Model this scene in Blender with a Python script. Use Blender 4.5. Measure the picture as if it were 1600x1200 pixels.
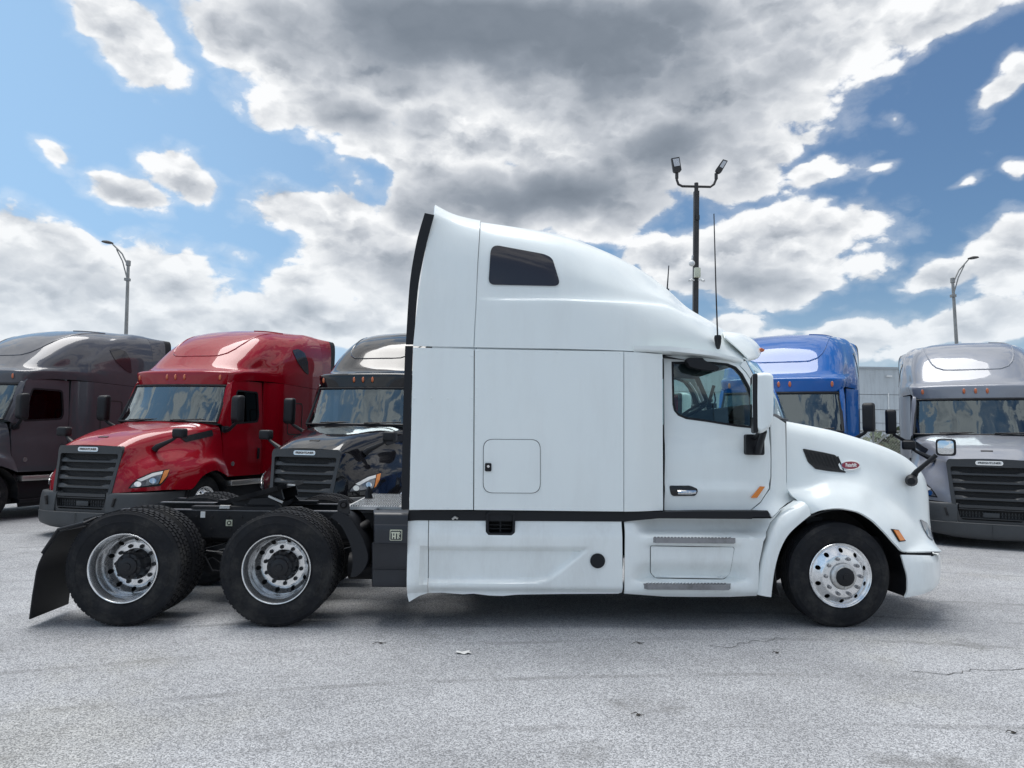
import bpy, bmesh, math, random
import numpy as np
from mathutils import Vector, Matrix, Euler
from mathutils.bvhtree import BVHTree
R = math.radians
random.seed(7)
for o in list(bpy.data.objects): bpy.data.objects.remove(o)
sc = bpy.context.scene
col = sc.collection

# ------------------------------------------------------------ camera
FPX, PITCH, ROLL, CAMH = 1135.0, 0.07782, 0.01608, 1.70
cam = bpy.data.cameras.new('camera'); cam.sensor_width = 36; cam.lens = FPX/1600*36
cam.clip_start = .05; cam.clip_end = 3000
camo = bpy.data.objects.new('camera', cam); col.objects.link(camo)
camo.location = (0, 0, CAMH)
camo.rotation_euler = (Matrix.Rotation(math.pi/2+PITCH, 3, 'X') @ Matrix.Rotation(ROLL, 3, 'Z')).to_euler()
sc.camera = camo
sc.render.resolution_x, sc.render.resolution_y = 1024, 768
def ray(px, py):                       # sight line through a point of the photograph, used to take measurements
    u = px-800; v = py-600; c, s = math.cos(ROLL), math.sin(ROLL)
    u, v = u*c+v*s, -u*s+v*c
    return Vector((u/FPX, math.cos(PITCH)+v/FPX*math.sin(PITCH), math.sin(PITCH)-v/FPX*math.cos(PITCH)))

# ------------------------------------------------------------ sky and sun
SUN_EL, SUN_AZ = 77, -35
world = bpy.data.worlds.new('World'); sc.world = world; world.use_nodes = True
nt = world.node_tree; nt.nodes.clear()
def N(t, nt=nt, **k):
    n = nt.nodes.new(t)
    for a, b in k.items(): setattr(n, a, b)
    return n
def math_(op, a, b=None, nt=nt, clamp=False):
    n = nt.nodes.new('ShaderNodeMath'); n.operation = op; n.use_clamp = clamp
    for i, x in enumerate((a, b)):
        if x is None: continue
        if isinstance(x, (int, float)): n.inputs[i].default_value = x
        else: nt.links.new(x, n.inputs[i])
    return n.outputs[0]
def rng(x, a, b, c=0., d=1., nt=nt, smooth=True):
    n = nt.nodes.new('ShaderNodeMapRange'); n.interpolation_type = 'SMOOTHSTEP' if smooth else 'LINEAR'
    nt.links.new(x, n.inputs[0])
    for i, v in enumerate((a, b, c, d)): n.inputs[i+1].default_value = v
    return n.outputs[0]
def mixc(f, a, b, nt=nt, mode='MIX'):
    n = nt.nodes.new('ShaderNodeMix'); n.data_type = 'RGBA'; n.blend_type = mode
    for s, x in ((n.inputs[0], f), (n.inputs[6], a), (n.inputs[7], b)):
        if isinstance(x, (int, float)): s.default_value = x
        elif isinstance(x, tuple): s.default_value = (*x, 1)
        else: nt.links.new(x, s)
    return n.outputs[2]
SKY_S = 0.135
sky = N('ShaderNodeTexSky', sky_type='NISHITA', sun_disc=False, sun_elevation=R(SUN_EL), sun_rotation=R(SUN_AZ),
        altitude=0, air_density=1.0, dust_density=1.2, ozone_density=1.0)
geo = N('ShaderNodeTexCoord')
sep = N('ShaderNodeSeparateXYZ'); nt.links.new(geo.outputs['Generated'], sep.inputs[0])
X, Y, Z = sep.outputs
az = math_('ARCTAN2', X, Y); el = math_('ARCSINE', Z)
cmb = N('ShaderNodeCombineXYZ'); nt.links.new(az, cmb.inputs[0]); nt.links.new(el, cmb.inputs[1])
# soft distortion so that cloud outlines billow
def noise(vec, scale, detail=6, rough=.55, off=(0, 0, 0), zs=1.7, nt=nt):
    m = N('ShaderNodeMapping', nt=nt); nt.links.new(vec, m.inputs[0]); m.inputs['Location'].default_value = off
    m.inputs['Scale'].default_value = (scale, scale, scale*zs)
    n = N('ShaderNodeTexNoise', nt=nt); nt.links.new(m.outputs[0], n.inputs['Vector'])
    n.inputs['Scale'].default_value = 1; n.inputs['Detail'].default_value = detail; n.inputs['Roughness'].default_value = rough
    return n
dist = noise(geo.outputs['Generated'], 5, 3, .6, (3, 1, 7))
vs = N('ShaderNodeVectorMath', operation='SUBTRACT'); nt.links.new(dist.outputs['Color'], vs.inputs[0]); vs.inputs[1].default_value = (.5, .5, .5)
vm = N('ShaderNodeVectorMath', operation='MULTIPLY'); nt.links.new(vs.outputs[0], vm.inputs[0]); vm.inputs[1].default_value = (.10, .07, 0)
va = N('ShaderNodeVectorMath', operation='ADD'); nt.links.new(cmb.outputs[0], va.inputs[0]); nt.links.new(vm.outputs[0], va.inputs[1])
sepv = N('ShaderNodeSeparateXYZ'); nt.links.new(va.outputs[0], sepv.inputs[0])
def azel(px, py):
    d = ray(px, py).normalized(); return math.atan2(d.x, d.y), math.asin(d.z)
AZ0, AZ1, EL0, EL1, SW, SH = -.95, .95, -.15, .80, 480, 240
ga, ge = np.meshgrid(np.linspace(AZ0, AZ1, SW), np.linspace(EL0, EL1, SH))
def field(bl):
    """placement of the cloud masses over the sky, as azimuth / elevation"""
    acc = np.zeros_like(ga)
    for q in bl:
        px, py, rx, ry, ang, amp = (list(q)+[1.])[:6]
        a, e = azel(px, py); a1, e1 = azel(px+rx, py); a2, e2 = azel(px, py-ry)
        sx = math.hypot(a1-a, e1-e)*1.45; sy = math.hypot(a2-a, e2-e)*1.45; c, n = math.cos(R(-ang)), math.sin(R(-ang))
        u = ((ga-a)*c+(ge-e)*n)/sx; v = (-(ga-a)*n+(ge-e)*c)/sy
        acc = np.maximum(acc, amp*np.clip(1-np.hypot(u, v), 0, 1))
    return acc
CL = [(780,50,430,150,0,1.1),(560,110,200,110,0,1),(960,210,340,150,0,1.1),(1250,60,330,120,-14,1),(1470,25,190,60,-12,.85),
 (850,300,280,80,0,1.1),(690,200,120,70,0,1),(530,160,150,60,0,.95),(1160,270,120,60,0,.9),(455,50,170,80,0,1),(1280,270,90,32,-5,.7),(1100,160,250,120,-15,1),
 (1180,240,120,60,0,.9),(620,230,130,60,20,.85),(1130,0,400,100,0,1),
 (205,55,105,75,25,.95),(372,55,85,65,0,1.),(72,245,70,28,30,.72),(200,305,85,34,12,.8),(285,278,80,46,35,.82),(260,228,30,16,20,.5),
 (490,345,150,50,5,.95),(575,400,140,80,0,1),(465,450,80,30,0,.8),(640,340,80,50,0,.9),(620,460,90,60,0,.8),
 (50,385,120,55,10,.85),(60,470,230,85,0,1.),(250,440,140,60,0,.8),(480,500,220,50,0,1.),(300,505,300,55,0,.95),(365,412,50,22,10,.5),(120,520,300,40,0,.8),
 (1190,385,190,70,-5,1),(1060,410,110,60,-10,.9),(1310,350,140,35,-8,.75),(1230,430,160,60,0,.9),(1150,505,90,28,0,.7),
 (1340,525,90,40,0,.75),(1500,510,180,42,-4,.9),(1460,436,100,28,-8,.75),(1585,405,90,70,0,.9),(1560,140,58,42,-40,.75),(1590,110,60,50,0,.7),(1505,295,36,10,-10,.5),
 (1598,270,22,22,0,.5),(1395,190,60,20,30,.42),(1390,250,60,14,0,.4),(1300,430,150,30,0,.6),(1240,520,120,20,0,.5)]
DK = [(770,40,400,125,0,1.1),(980,80,230,140,0,1.),(860,310,330,55,0,.95),(570,180,110,36,0,.65),(1060,230,240,80,-20,.75),(1180,130,160,70,-30,.55),
 (600,430,110,50,0,.5),(470,475,60,15,0,.4),(1180,440,150,40,0,.65),(90,440,120,30,0,.35),(1550,450,90,20,0,.3),(400,490,120,20,0,.2),(1270,60,110,60,0,.3)]
fa = np.zeros((SH, SW, 4), np.float32); fa[..., 0] = field(CL)/1.2; fa[..., 1] = field(DK)/1.2; fa[..., 3] = 1
im = bpy.data.images.new('cloud_placement', SW, SH, float_buffer=True, is_data=True); im.pixels.foreach_set(fa.ravel()); im.update()
uvx = rng(math_('ADD', sepv.outputs[0], 0.), AZ0, AZ1, 0, 1, smooth=False); uvy = rng(sepv.outputs[1], EL0, EL1, 0, 1, smooth=False)
cuv = N('ShaderNodeCombineXYZ'); nt.links.new(uvx, cuv.inputs[0]); nt.links.new(uvy, cuv.inputs[1])
it = N('ShaderNodeTexImage', interpolation='Cubic', extension='EXTEND'); it.image = im; nt.links.new(cuv.outputs[0], it.inputs[0])
ic = N('ShaderNodeSeparateColor'); nt.links.new(it.outputs[0], ic.inputs[0])
cov = math_('MULTIPLY', rng(ic.outputs[0], 0., .30, 0, .40, smooth=False), 1.2)
cov = math_('ADD', cov, math_('MULTIPLY', rng(ic.outputs[0], .30, .80, 0, .95, smooth=False), 1.)); dk = math_('MULTIPLY', ic.outputs[1], 1.2)
G = geo.outputs['Generated']
big = noise(G, 2.2, 3, .5, (5, 9, 2), 1.6)
def puff(dz, detail=8):
    """cloud density detail: fractal noise heaped up into billows"""
    n = noise(va2.outputs[0], 7.0, detail, .60, (2.3, 4.1, 8+dz), 1.9)
    v1 = N('ShaderNodeTexVoronoi', feature='F1')
    m = N('ShaderNodeMapping'); nt.links.new(va2.outputs[0], m.inputs[0]); m.inputs['Location'].default_value = (0, 0, dz*2.4); m.inputs['Scale'].default_value = (12, 12, 21)
    nt.links.new(m.outputs[0], v1.inputs['Vector']); v1.inputs['Scale'].default_value = 1; v1.inputs['Detail'].default_value = 2; v1.inputs['Roughness'].default_value = .6
    w = math_('MULTIPLY', math_('SUBTRACT', .62, v1.outputs['Distance']), .46)
    return math_('ADD', n.outputs[0], w)
# domain warp for torn edges
wn = noise(G, 22, 4, .6, (9, 3, 1), 1.5)
ws_ = N('ShaderNodeVectorMath', operation='SUBTRACT'); nt.links.new(wn.outputs['Color'], ws_.inputs[0]); ws_.inputs[1].default_value = (.5, .5, .5)
wm_ = N('ShaderNodeVectorMath', operation='SCALE'); nt.links.new(ws_.outputs[0], wm_.inputs[0]); wm_.inputs['Scale'].default_value = .035
va2 = N('ShaderNodeVectorMath', operation='ADD'); nt.links.new(G, va2.inputs[0]); nt.links.new(wm_.outputs[0], va2.inputs[1])
n2 = puff(0); nup = puff(.16, 5)
# within sight the clouds sit where the photograph has them; elsewhere the same kind of cloud field goes on
inx = rng(math_('ABSOLUTE', az), .64, .80, 1, 0); iny = rng(el, .54, .66, 1, 0); inv = math_('MULTIPLY', inx, iny)
outc = math_('MULTIPLY', rng(big.outputs[0], .34, .60), 0.80)
covm = math_('ADD', math_('MULTIPLY', cov, inv), math_('MULTIPLY', outc, math_('SUBTRACT', 1., inv)))
C = math_('ADD', covm, math_('MULTIPLY', math_('SUBTRACT', n2, .52), .95))
mask = rng(C, .24, .42)
wisp = rng(C, .02, .40, 0, .28)
mask = math_('MAXIMUM', mask, wisp)
rel = math_('SUBTRACT', n2, nup)
thick = rng(C, .36, .95)
dn = math_('MULTIPLY', math_('ADD', dk, math_('MULTIPLY', math_('SUBTRACT', n2, .52), .45)), inv)
dark = rng(dn, .06, .75, smooth=False)
sh = math_('SUBTRACT', .97, math_('MULTIPLY', thick, .24))
sh = math_('ADD', sh, math_('MULTIPLY', rel, math_('SUBTRACT', 1.05, math_('MULTIPLY', dark, .95))))
sh = math_('SUBTRACT', sh, math_('MULTIPLY', dark, .58), clamp=True)
ramp = N('ShaderNodeValToRGB'); nt.links.new(sh, ramp.inputs[0]); e = ramp.color_ramp.elements
e[0].position = 0; e[0].color = (.125, .155, .195, 1); e[1].position = 1; e[1].color = (.85, .86, .87, 1)
for pos, c_ in ((.30, (.25, .285, .335, 1)), (.62, (.49, .52, .565, 1)), (.85, (.70, .72, .745, 1))):
    q = e.new(pos); q.color = c_
ccol = ramp.outputs[0]
skyc = N('ShaderNodeVectorMath', operation='MULTIPLY'); nt.links.new(sky.outputs[0], skyc.inputs[0]); skyc.inputs[1].default_value = (SKY_S*.42, SKY_S*.54, SKY_S*.62)
# thin high veil, thickest on the side of the sun
veil = rng(X, -.72, .45, .62, .0)
skyv = mixc(veil, skyc.outputs[0], (.44, .70, 1.0))
hz = rng(el, .0, .24, .50, 0.)
skyh = mixc(hz, skyv, (.55, .66, .80))
far_ = rng(el, .02, .30, .62, 0.)
ccol = mixc(far_, ccol, (.60, .68, .755))
fin = mixc(mask, skyh, ccol)
bg = N('ShaderNodeBackground'); nt.links.new(fin, bg.inputs[0]); bg.inputs[1].default_value = 1.0
wo = N('ShaderNodeOutputWorld'); nt.links.new(bg.outputs[0], wo.inputs[0])
world.cycles.sampling_method = 'MANUAL'; world.cycles.sample_map_resolution = 512
sl = bpy.data.lights.new('sun', 'SUN'); sl.energy = 2.7; sl.angle = R(42); sl.color = (1, .98, .95)
so = bpy.data.objects.new('sun', sl); col.objects.link(so)
sd = Vector((math.sin(R(SUN_AZ))*math.cos(R(SUN_EL)), math.cos(R(SUN_AZ))*math.cos(R(SUN_EL)), math.sin(R(SUN_EL))))
so.rotation_euler = sd.to_track_quat('Z', 'Y').to_euler(); so.location = sd*50
sc.view_settings.view_transform = 'Standard'; sc.view_settings.look = 'None'
sc.view_settings.gamma = 1; sc.view_settings.exposure = 0.2; sc.view_settings.use_curve_mapping = False
sc.cycles.max_bounces = 8; sc.cycles.transparent_max_bounces = 12

# ------------------------------------------------------------ materials
def mat(name, color, rough=.5, metal=0., coat=0., bump=None, var=None, spec=None, flake=None, dirt=None):
    m = bpy.data.materials.new(name); m.use_nodes = True; t = m.node_tree
    b = t.nodes['Principled BSDF']
    b.inputs['Base Color'].default_value = (*color, 1); b.inputs['Roughness'].default_value = rough
    b.inputs['Metallic'].default_value = metal; b.inputs['Coat Weight'].default_value = coat
    b.inputs['Coat Roughness'].default_value = .03
    if spec is not None: b.inputs['Specular IOR Level'].default_value = spec
    tc = N('ShaderNodeTexCoord', nt=t); out = None
    if var:                                  # (scale, amount): slow mottling
        n = noise(tc.outputs['Object'], var[0], 5, .6, nt=t, zs=1)
        f = rng(n.outputs[0], .3, .7, 1-var[1], 1+var[1]*.4, nt=t)
        mx = N('ShaderNodeVectorMath', nt=t, operation='SCALE'); mx.inputs[0].default_value = color; t.links.new(f, mx.inputs['Scale'])
        out = mx.outputs[0]
    if dirt:                                 # (colour, amount, streak stretch): road grime
        n = noise(tc.outputs['Object'], 3.2, 7, .65, nt=t, zs=dirt[2])
        n3 = noise(tc.outputs['Object'], 40, 4, .7, nt=t, zs=dirt[2])
        s = math_('ADD', n.outputs[0], math_('MULTIPLY', n3.outputs[0], .25, nt=t), nt=t)
        f = rng(s, .55, .85, 0, dirt[1], nt=t)
        out = mixc(f, out if out else tuple(color), dirt[0], nt=t)
        t.links.new(rng(s, .5, .9, rough, min(1, rough+.25), nt=t), b.inputs['Roughness'])
    if out: t.links.new(out, b.inputs['Base Color'])
    if bump:
        n = noise(tc.outputs['Object'], bump[0], 4, .6, nt=t, zs=1)
        bp = N('ShaderNodeBump', nt=t); bp.inputs['Strength'].default_value = bump[1]; bp.inputs['Distance'].default_value = bump[2] if len(bump) > 2 else .01
        t.links.new(n.outputs[0], bp.inputs['Height']); t.links.new(bp.outputs[0], b.inputs['Normal'])
    return m
def glass(name, tint, refl=1.0, rough=.0, wave=False, gain=1.2):
    m = bpy.data.materials.new(name); m.use_nodes = True; t = m.node_tree; t.nodes.clear()
    tr = N('ShaderNodeBsdfTransparent', nt=t); tr.inputs[0].default_value = (*tint, 1)
    gl = N('ShaderNodeBsdfGlossy', nt=t); gl.inputs['Roughness'].default_value = rough; gl.inputs[0].default_value = (refl*.82, refl*.95, refl, 1)
    gm = N('ShaderNodeNewGeometry', nt=t); dp = N('ShaderNodeVectorMath', nt=t, operation='DOT_PRODUCT'); t.links.new(gm.outputs['Incoming'], dp.inputs[0]); t.links.new(gm.outputs['Normal'], dp.inputs[1])
    cs = math_('SUBTRACT', 1., math_('ABSOLUTE', dp.outputs['Value'], nt=t), nt=t, clamp=True)
    fz = math_('ADD', .055, math_('MULTIPLY', math_('POWER', cs, 4., nt=t), .9, nt=t), nt=t)
    if wave:
        tc = N('ShaderNodeTexCoord', nt=t); n = noise(tc.outputs['Object'], 2.2, 1, .4, nt=t, zs=.25)
        bp = N('ShaderNodeBump', nt=t); bp.inputs['Strength'].default_value = .35; bp.inputs['Distance'].default_value = .07
        t.links.new(n.outputs[0], bp.inputs['Height']); t.links.new(bp.outputs[0], gl.inputs['Normal'])
    f = math_('MULTIPLY', fz, gain, nt=t, clamp=True)
    mx = N('ShaderNodeMixShader', nt=t); t.links.new(f, mx.inputs[0]); t.links.new(tr.outputs[0], mx.inputs[1]); t.links.new(gl.outputs[0], mx.inputs[2])
    o = N('ShaderNodeOutputMaterial', nt=t); t.links.new(mx.outputs[0], o.inputs[0])
    return m
M = {}
M['white'] = mat('white_paint', (.84,.89,.885), .30, 0, .35, spec=.4, bump=(1.3,.10,.05), dirt=((.62,.63,.62), .14, .18))
M['white_low'] = mat('white_plastic_paint', (.87,.91,.90), .34, 0, .5, dirt=((.52,.51,.48), .22, .3))
M['black'] = mat('black_plastic', (.007,.008,.011), .5, spec=.35, bump=(300,.15,.002))
M['blackgloss'] = mat('black_gloss', (.012,.012,.014), .2)
M['rubber'] = mat('tyre_rubber', (.008,.009,.012), .75, spec=.3, var=(9,.3), bump=(60,.2,.003), dirt=((.055,.053,.05), .7, 1))
M['steel'] = mat('black_painted_steel', (.008,.009,.012), .42, spec=.35, dirt=((.06,.055,.05), .35, 1), bump=(40,.15,.004))
M['flange'] = mat('sky_sheen_flange', (.13,.13,.14), .4, .3, dirt=((.25,.25,.25), .5, 1))  # paler than the rail: sky reflection on its top face put into the colour
M['chassis'] = mat('chassis_grime', (.009,.010,.013), .55, spec=.35, dirt=((.06,.055,.05), .5, 1), bump=(30,.3,.01))
M['apu'] = mat('box_dark_plastic', (.018,.021,.028), .38, var=(3,.2))
M['alu'] = mat('polished_aluminium', (.84,.85,.86), .22, .93, var=(20,.12))
M['plate'] = mat('aluminium_plate', (.62,.62,.61), .42, 1., dirt=((.3,.28,.26), .4, 1))
M['tread'] = mat('step_tread_metal', (.32,.32,.33), .5, .8, dirt=((.12,.11,.10), .5, 1))
M['iron'] = mat('hub_iron', (.014,.015,.018), .42, .3, bump=(60,.3,.004))
M['chrome'] = mat('chrome', (.8,.8,.8), .08, 1.)
M['amber'] = mat('amber_lens', (.75,.22,.02), .2, coat=.6)
M['orange'] = mat('orange_marker_lens', (.55,.13,.035), .22, coat=.6)
M['lamp'] = mat('headlamp_lens', (.16,.17,.19), .1, .2, coat=1., var=(14,.6))
M['mirror'] = mat('mirror_glass', (.7,.72,.73), .02, 1.)
M['red_badge'] = mat('red_badge', (.22,.008,.03), .3, coat=.5)
M['badge_white'] = mat('badge_white', (.8,.8,.78), .4)
M['badge_cream'] = mat('badge_cream', (.62,.64,.5), .4)
M['yellow'] = mat('yellow_tag', (.6,.6,.05), .5)
M['interior'] = mat('cab_interior_trim', (.05,.052,.056), .75)
M['interior2'] = mat('cab_interior_grey', (.16,.165,.17), .8)
M['gap'] = mat('seam_gap', (.03,.03,.032), .8)
M['glass'] = glass('side_glass', (.62,.78,.76))
M['winds'] = glass('windshield_glass', (.36,.46,.48), 1.0, 0, True, 2.7)
M['dglass'] = glass('dark_glass', (.05,.05,.06), .8, gain=.6)
M['wash'] = mat('dark_tinted_window', (.03,.028,.034), .12, coat=.3, spec=.5)
M['mesh'] = mat('grille_mesh', (.012,.012,.013), .6, bump=(90,.8,.01))
M['grille'] = mat('grille_plastic', (.035,.037,.04), .42)
M['bumper'] = mat('bumper_plastic', (.05,.054,.058), .5, bump=(200,.15,.002), var=(2,.15))

# ------------------------------------------------------------ mesh helpers
def finish(name, bm, m, parent=None, ang=35, tf=None, smooth=True):
    bmesh.ops.recalc_face_normals(bm, faces=bm.faces)
    me = bpy.data.meshes.new(name); bm.to_mesh(me); bm.free()
    me.materials.append(m if not isinstance(m, str) else M[m])
    if smooth:
        me.shade_smooth(); me.set_sharp_from_angle(angle=R(ang))
    o = bpy.data.objects.new(name, me); col.objects.link(o)
    if parent: o.parent = parent
    return o
def NB(): return bmesh.new()
def empty(name, loc, rz=0, parent=None):
    o = bpy.data.objects.new(name, None); col.objects.link(o); o.location = loc; o.rotation_euler = (0, 0, rz)
    o.empty_display_size = .2
    if parent: o.parent = parent
    return o
def tag(o, label=None, cat=None, group=None, kind=None):
    for k, v in (('label', label), ('category', cat), ('group', group), ('kind', kind)):
        if v: o[k] = v
    return o
def copy_tree(o, parent=None):
    c = o.copy(); col.objects.link(c); c.parent = parent
    for ch in list(o.children): copy_tree(ch, c)
    return c
def box(bm, c, s, rot=None, bev=0):
    r = bmesh.ops.create_cube(bm, size=1); vs_ = r['verts']
    bmesh.ops.scale(bm, vec=s, verts=vs_)
    if bev:
        ed = list({e for v in vs_ for e in v.link_edges})
        g = bmesh.ops.bevel(bm, geom=ed, offset=bev, segments=2, affect='EDGES', profile=.5)
        vs_ = list({v for f in g['faces'] for v in f.verts} | {v for v in vs_ if v.is_valid})
    if rot is not None:
        bmesh.ops.rotate(bm, cent=(0,0,0), matrix=rot if isinstance(rot, Matrix) else Euler(rot).to_matrix(), verts=vs_)
    bmesh.ops.translate(bm, vec=c, verts=vs_)
    return vs_
def bar(bm, a, b, w, h, up=(0,0,1)):
    a, b = Vector(a), Vector(b); d = b-a; L = d.length; x = d.normalized()
    y = Vector(up).cross(x); y = y.normalized() if y.length > 1e-4 else Vector((0,1,0)); z = x.cross(y)
    mt = Matrix((x, y, z)).transposed()
    return box(bm, (a+b)/2, (L, w, h), mt)
def tube(bm, pts, r, n=10, caps=True, r1=None):
    pts = [Vector(p) for p in pts]; rings = []
    prev = None
    for i, p in enumerate(pts):
        d = (pts[min(i+1, len(pts)-1)]-pts[max(i-1, 0)]).normalized()
        u = d.orthogonal().normalized() if prev is None else (prev-d*prev.dot(d)).normalized()
        prev = u; v = d.cross(u)
        rr = r if r1 is None else r+(r1-r)*i/(len(pts)-1)
        if isinstance(r, (list, tuple)): rr = r[i]
        rings.append([bm.verts.new(p+(u*math.cos(2*math.pi*k/n)+v*math.sin(2*math.pi*k/n))*rr) for k in range(n)])
    for a, b in zip(rings, rings[1:]):
        for k in range(n): bm.faces.new((a[k], a[(k+1) % n], b[(k+1) % n], b[k]))
    if caps: bm.faces.new(rings[0]); bm.faces.new(rings[-1])
def lathe(bm, prof, n=48, c=(0,0,0), close=False, axis='Y'):
    """prof: (radius, y) pairs turned about the Y (or Z) axis"""
    rings = []
    for r, y in prof:
        rr = max(r, 1e-4)
        if axis == 'Y': rings.append([bm.verts.new((c[0]+rr*math.sin(2*math.pi*k/n), c[1]+y, c[2]+rr*math.cos(2*math.pi*k/n))) for k in range(n)])
        else: rings.append([bm.verts.new((c[0]+rr*math.sin(2*math.pi*k/n), c[1]+rr*math.cos(2*math.pi*k/n), c[2]+y)) for k in range(n)])
    prs = list(zip(rings, rings[1:])) + ([(rings[-1], rings[0])] if close else [])
    for a, b in prs:
        for k in range(n): bm.faces.new((a[k], a[(k+1) % n], b[(k+1) % n], b[k]))
    return rings
def pchip(t, y, T):
    t = np.asarray(t, float); y = np.asarray(y, float); n = len(t); h = np.diff(t)[:, None]; d = np.diff(y, axis=0)/h
    m = np.zeros_like(y)
    for i in range(1, n-1):
        w1 = 2*h[i]+h[i-1]; w2 = h[i]+2*h[i-1]
        ok = d[i-1]*d[i] > 0
        with np.errstate(all='ignore'): v = (w1+w2)/(w1/d[i-1]+w2/d[i])
        m[i] = np.where(ok, v, 0)
    m[0] = d[0]; m[-1] = d[-1]
    if n > 2:
        m[0] = d[0]*1.5-m[1]*.5; m[-1] = d[-1]*1.5-m[-2]*.5
    k = np.clip(np.searchsorted(t, T, side='right')-1, 0, n-2); s = ((T-t[k])/(t[k+1]-t[k]))[:, None]; H = (t[k+1]-t[k])[:, None]
    return (2*s**3-3*s**2+1)*y[k]+(s**3-2*s**2+s)*H*m[k]+(-2*s**3+3*s**2)*y[k+1]+(s**3-s**2)*H*m[k+1]
def smooth_grid(rows, su, sv):
    A = np.array([[tuple(p) for p in r] for r in rows], float)
    def ax(A, n):                        # interpolate along axis 0
        m = A.shape[0]
        ch = np.linalg.norm(np.diff(A, axis=0), axis=2).mean(axis=1)+1e-4
        t = np.concatenate([[0], np.cumsum(ch)])
        T = np.concatenate([np.linspace(t[i], t[i+1], n, endpoint=False) for i in range(m-1)]+[[t[-1]]])
        B = A.reshape(m, -1); return pchip(t, B, T).reshape(len(T), *A.shape[1:])
    if su > 1: A = ax(A, su)
    if sv > 1: A = ax(A.transpose(1, 0, 2), sv).transpose(1, 0, 2)
    return A
def skin(bm, rows, su=4, sv=4, mirror=None, thick=0, tdir=None):
    """smooth surface through a net of points; mirror = (axis, centre)"""
    A = smooth_grid(rows, su, sv)
    sets = [A]
    if mirror is not None:
        B = A.copy(); B[..., mirror[0]] = 2*mirror[1]-B[..., mirror[0]]; sets.append(B[:, ::-1])
    out = []
    for A in sets:
        V = [[bm.verts.new(p) for p in r] for r in A]
        for i in range(len(V)-1):
            for j in range(len(V[0])-1):
                try: out.append(bm.faces.new((V[i][j], V[i+1][j], V[i+1][j+1], V[i][j+1])))
                except ValueError: pass
    bmesh.ops.remove_doubles(bm, verts=bm.verts, dist=1e-4)
    if thick:
        bmesh.ops.recalc_face_normals(bm, faces=bm.faces)
        bmesh.ops.solidify(bm, geom=list(bm.faces), thickness=thick)
    return out
def rounded(pts, r=.03, n=5):
    """round the corners of a closed 2-D outline; r may be a list"""
    out = []; m = len(pts)
    for i in range(m):
        p = Vector(pts[i]); a = Vector(pts[i-1]); b = Vector(pts[(i+1) % m])
        rr = r[i] if isinstance(r, (list, tuple)) else r
        da, db = (a-p), (b-p); k = min(rr, da.length*.49, db.length*.49)
        if k < 1e-4: out.append(tuple(p)); continue
        p0 = p+da.normalized()*k; p1 = p+db.normalized()*k
        for j in range(n+1):
            t = j/n; q = p0*(1-t)**2+p*2*t*(1-t)+p1*t*t; out.append(tuple(q))
    return out
def panel(bm, outline, f, holes=(), thick=.02, grid=.06, sx=1):
    """sheet cut to a 2-D outline (x, z) with holes, bent to y = f(x, z), with thickness towards +y"""
    t = bmesh.new()
    for loop in [outline]+list(holes):
        vs_ = [t.verts.new((p[0], 0, p[1])) for p in loop]
        for i in range(len(vs_)): t.edges.new((vs_[i], vs_[(i+1) % len(vs_)]))
    bmesh.ops.triangle_fill(t, edges=list(t.edges), use_beauty=True, use_dissolve=False, normal=(0,-1,0))
    if grid:
        xs = [p[0] for p in outline]; zs = [p[1] for p in outline]
        for lo, hi, ax in ((min(xs), max(xs), 0), (min(zs), max(zs), 2)):
            k = int((hi-lo)/grid)
            for i in range(1, k+1):
                c = [0,0,0]; c[ax] = lo+(hi-lo)*i/(k+1); nn = [0,0,0]; nn[ax] = 1
                bmesh.ops.bisect_plane(t, geom=list(t.verts)+list(t.edges)+list(t.faces), plane_co=c, plane_no=nn, dist=1e-5)
    for v in t.verts: v.co.y = f(v.co.x, v.co.z)
    bmesh.ops.recalc_face_normals(t, faces=t.faces)
    # make normals face -y
    if t.faces and sum(fc.normal.y*fc.calc_area() for fc in t.faces) > 0: bmesh.ops.reverse_faces(t, faces=t.faces)
    if thick:
        back = bmesh.ops.duplicate(t, geom=list(t.verts)+list(t.edges)+list(t.faces))
        vm_ = back['vert_map']; bnd = [e for e in back['geom'] if False]
        orig_b = [e for e in t.edges if e.is_boundary and e.verts[0] in vm_ and e.verts[1] in vm_]
        done = set()
        dup_v = {v for v in back['geom'] if isinstance(v, bmesh.types.BMVert)}
        for v in dup_v: v.co.y += thick
        bmesh.ops.reverse_faces(t, faces=[g for g in back['geom'] if isinstance(g, bmesh.types.BMFace)])
        for e in orig_b:
            a, b = e.verts
            if a in dup_v: continue
            t.faces.new((a, b, vm_[b], vm_[a]))
        bmesh.ops.recalc_face_normals(t, faces=t.faces)
    me = bpy.data.meshes.new('tmp'); t.to_mesh(me); t.free(); bm.from_mesh(me); bpy.data.meshes.remove(me)
def ss(x, a, b):
    if b == a: return float(x > a)
    t = max(0., min(1., (x-a)/(b-a))); return t*t*(3-2*t)
def sdpoly(p, poly):
    """signed distance, positive inside"""
    x, y = p; d = 1e9; ins = False; n = len(poly)
    for i in range(n):
        x1, y1 = poly[i]; x2, y2 = poly[(i+1) % n]
        ex, ey = x2-x1, y2-y1; t = max(0, min(1, ((x-x1)*ex+(y-y1)*ey)/(ex*ex+ey*ey+1e-12)))
        d = min(d, math.hypot(x-x1-ex*t, y-y1-ey*t))
        if (y1 > y) != (y2 > y) and x < (x2-x1)*(y-y1)/(y2-y1)+x1: ins = not ins
    return d if ins else -d
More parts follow.
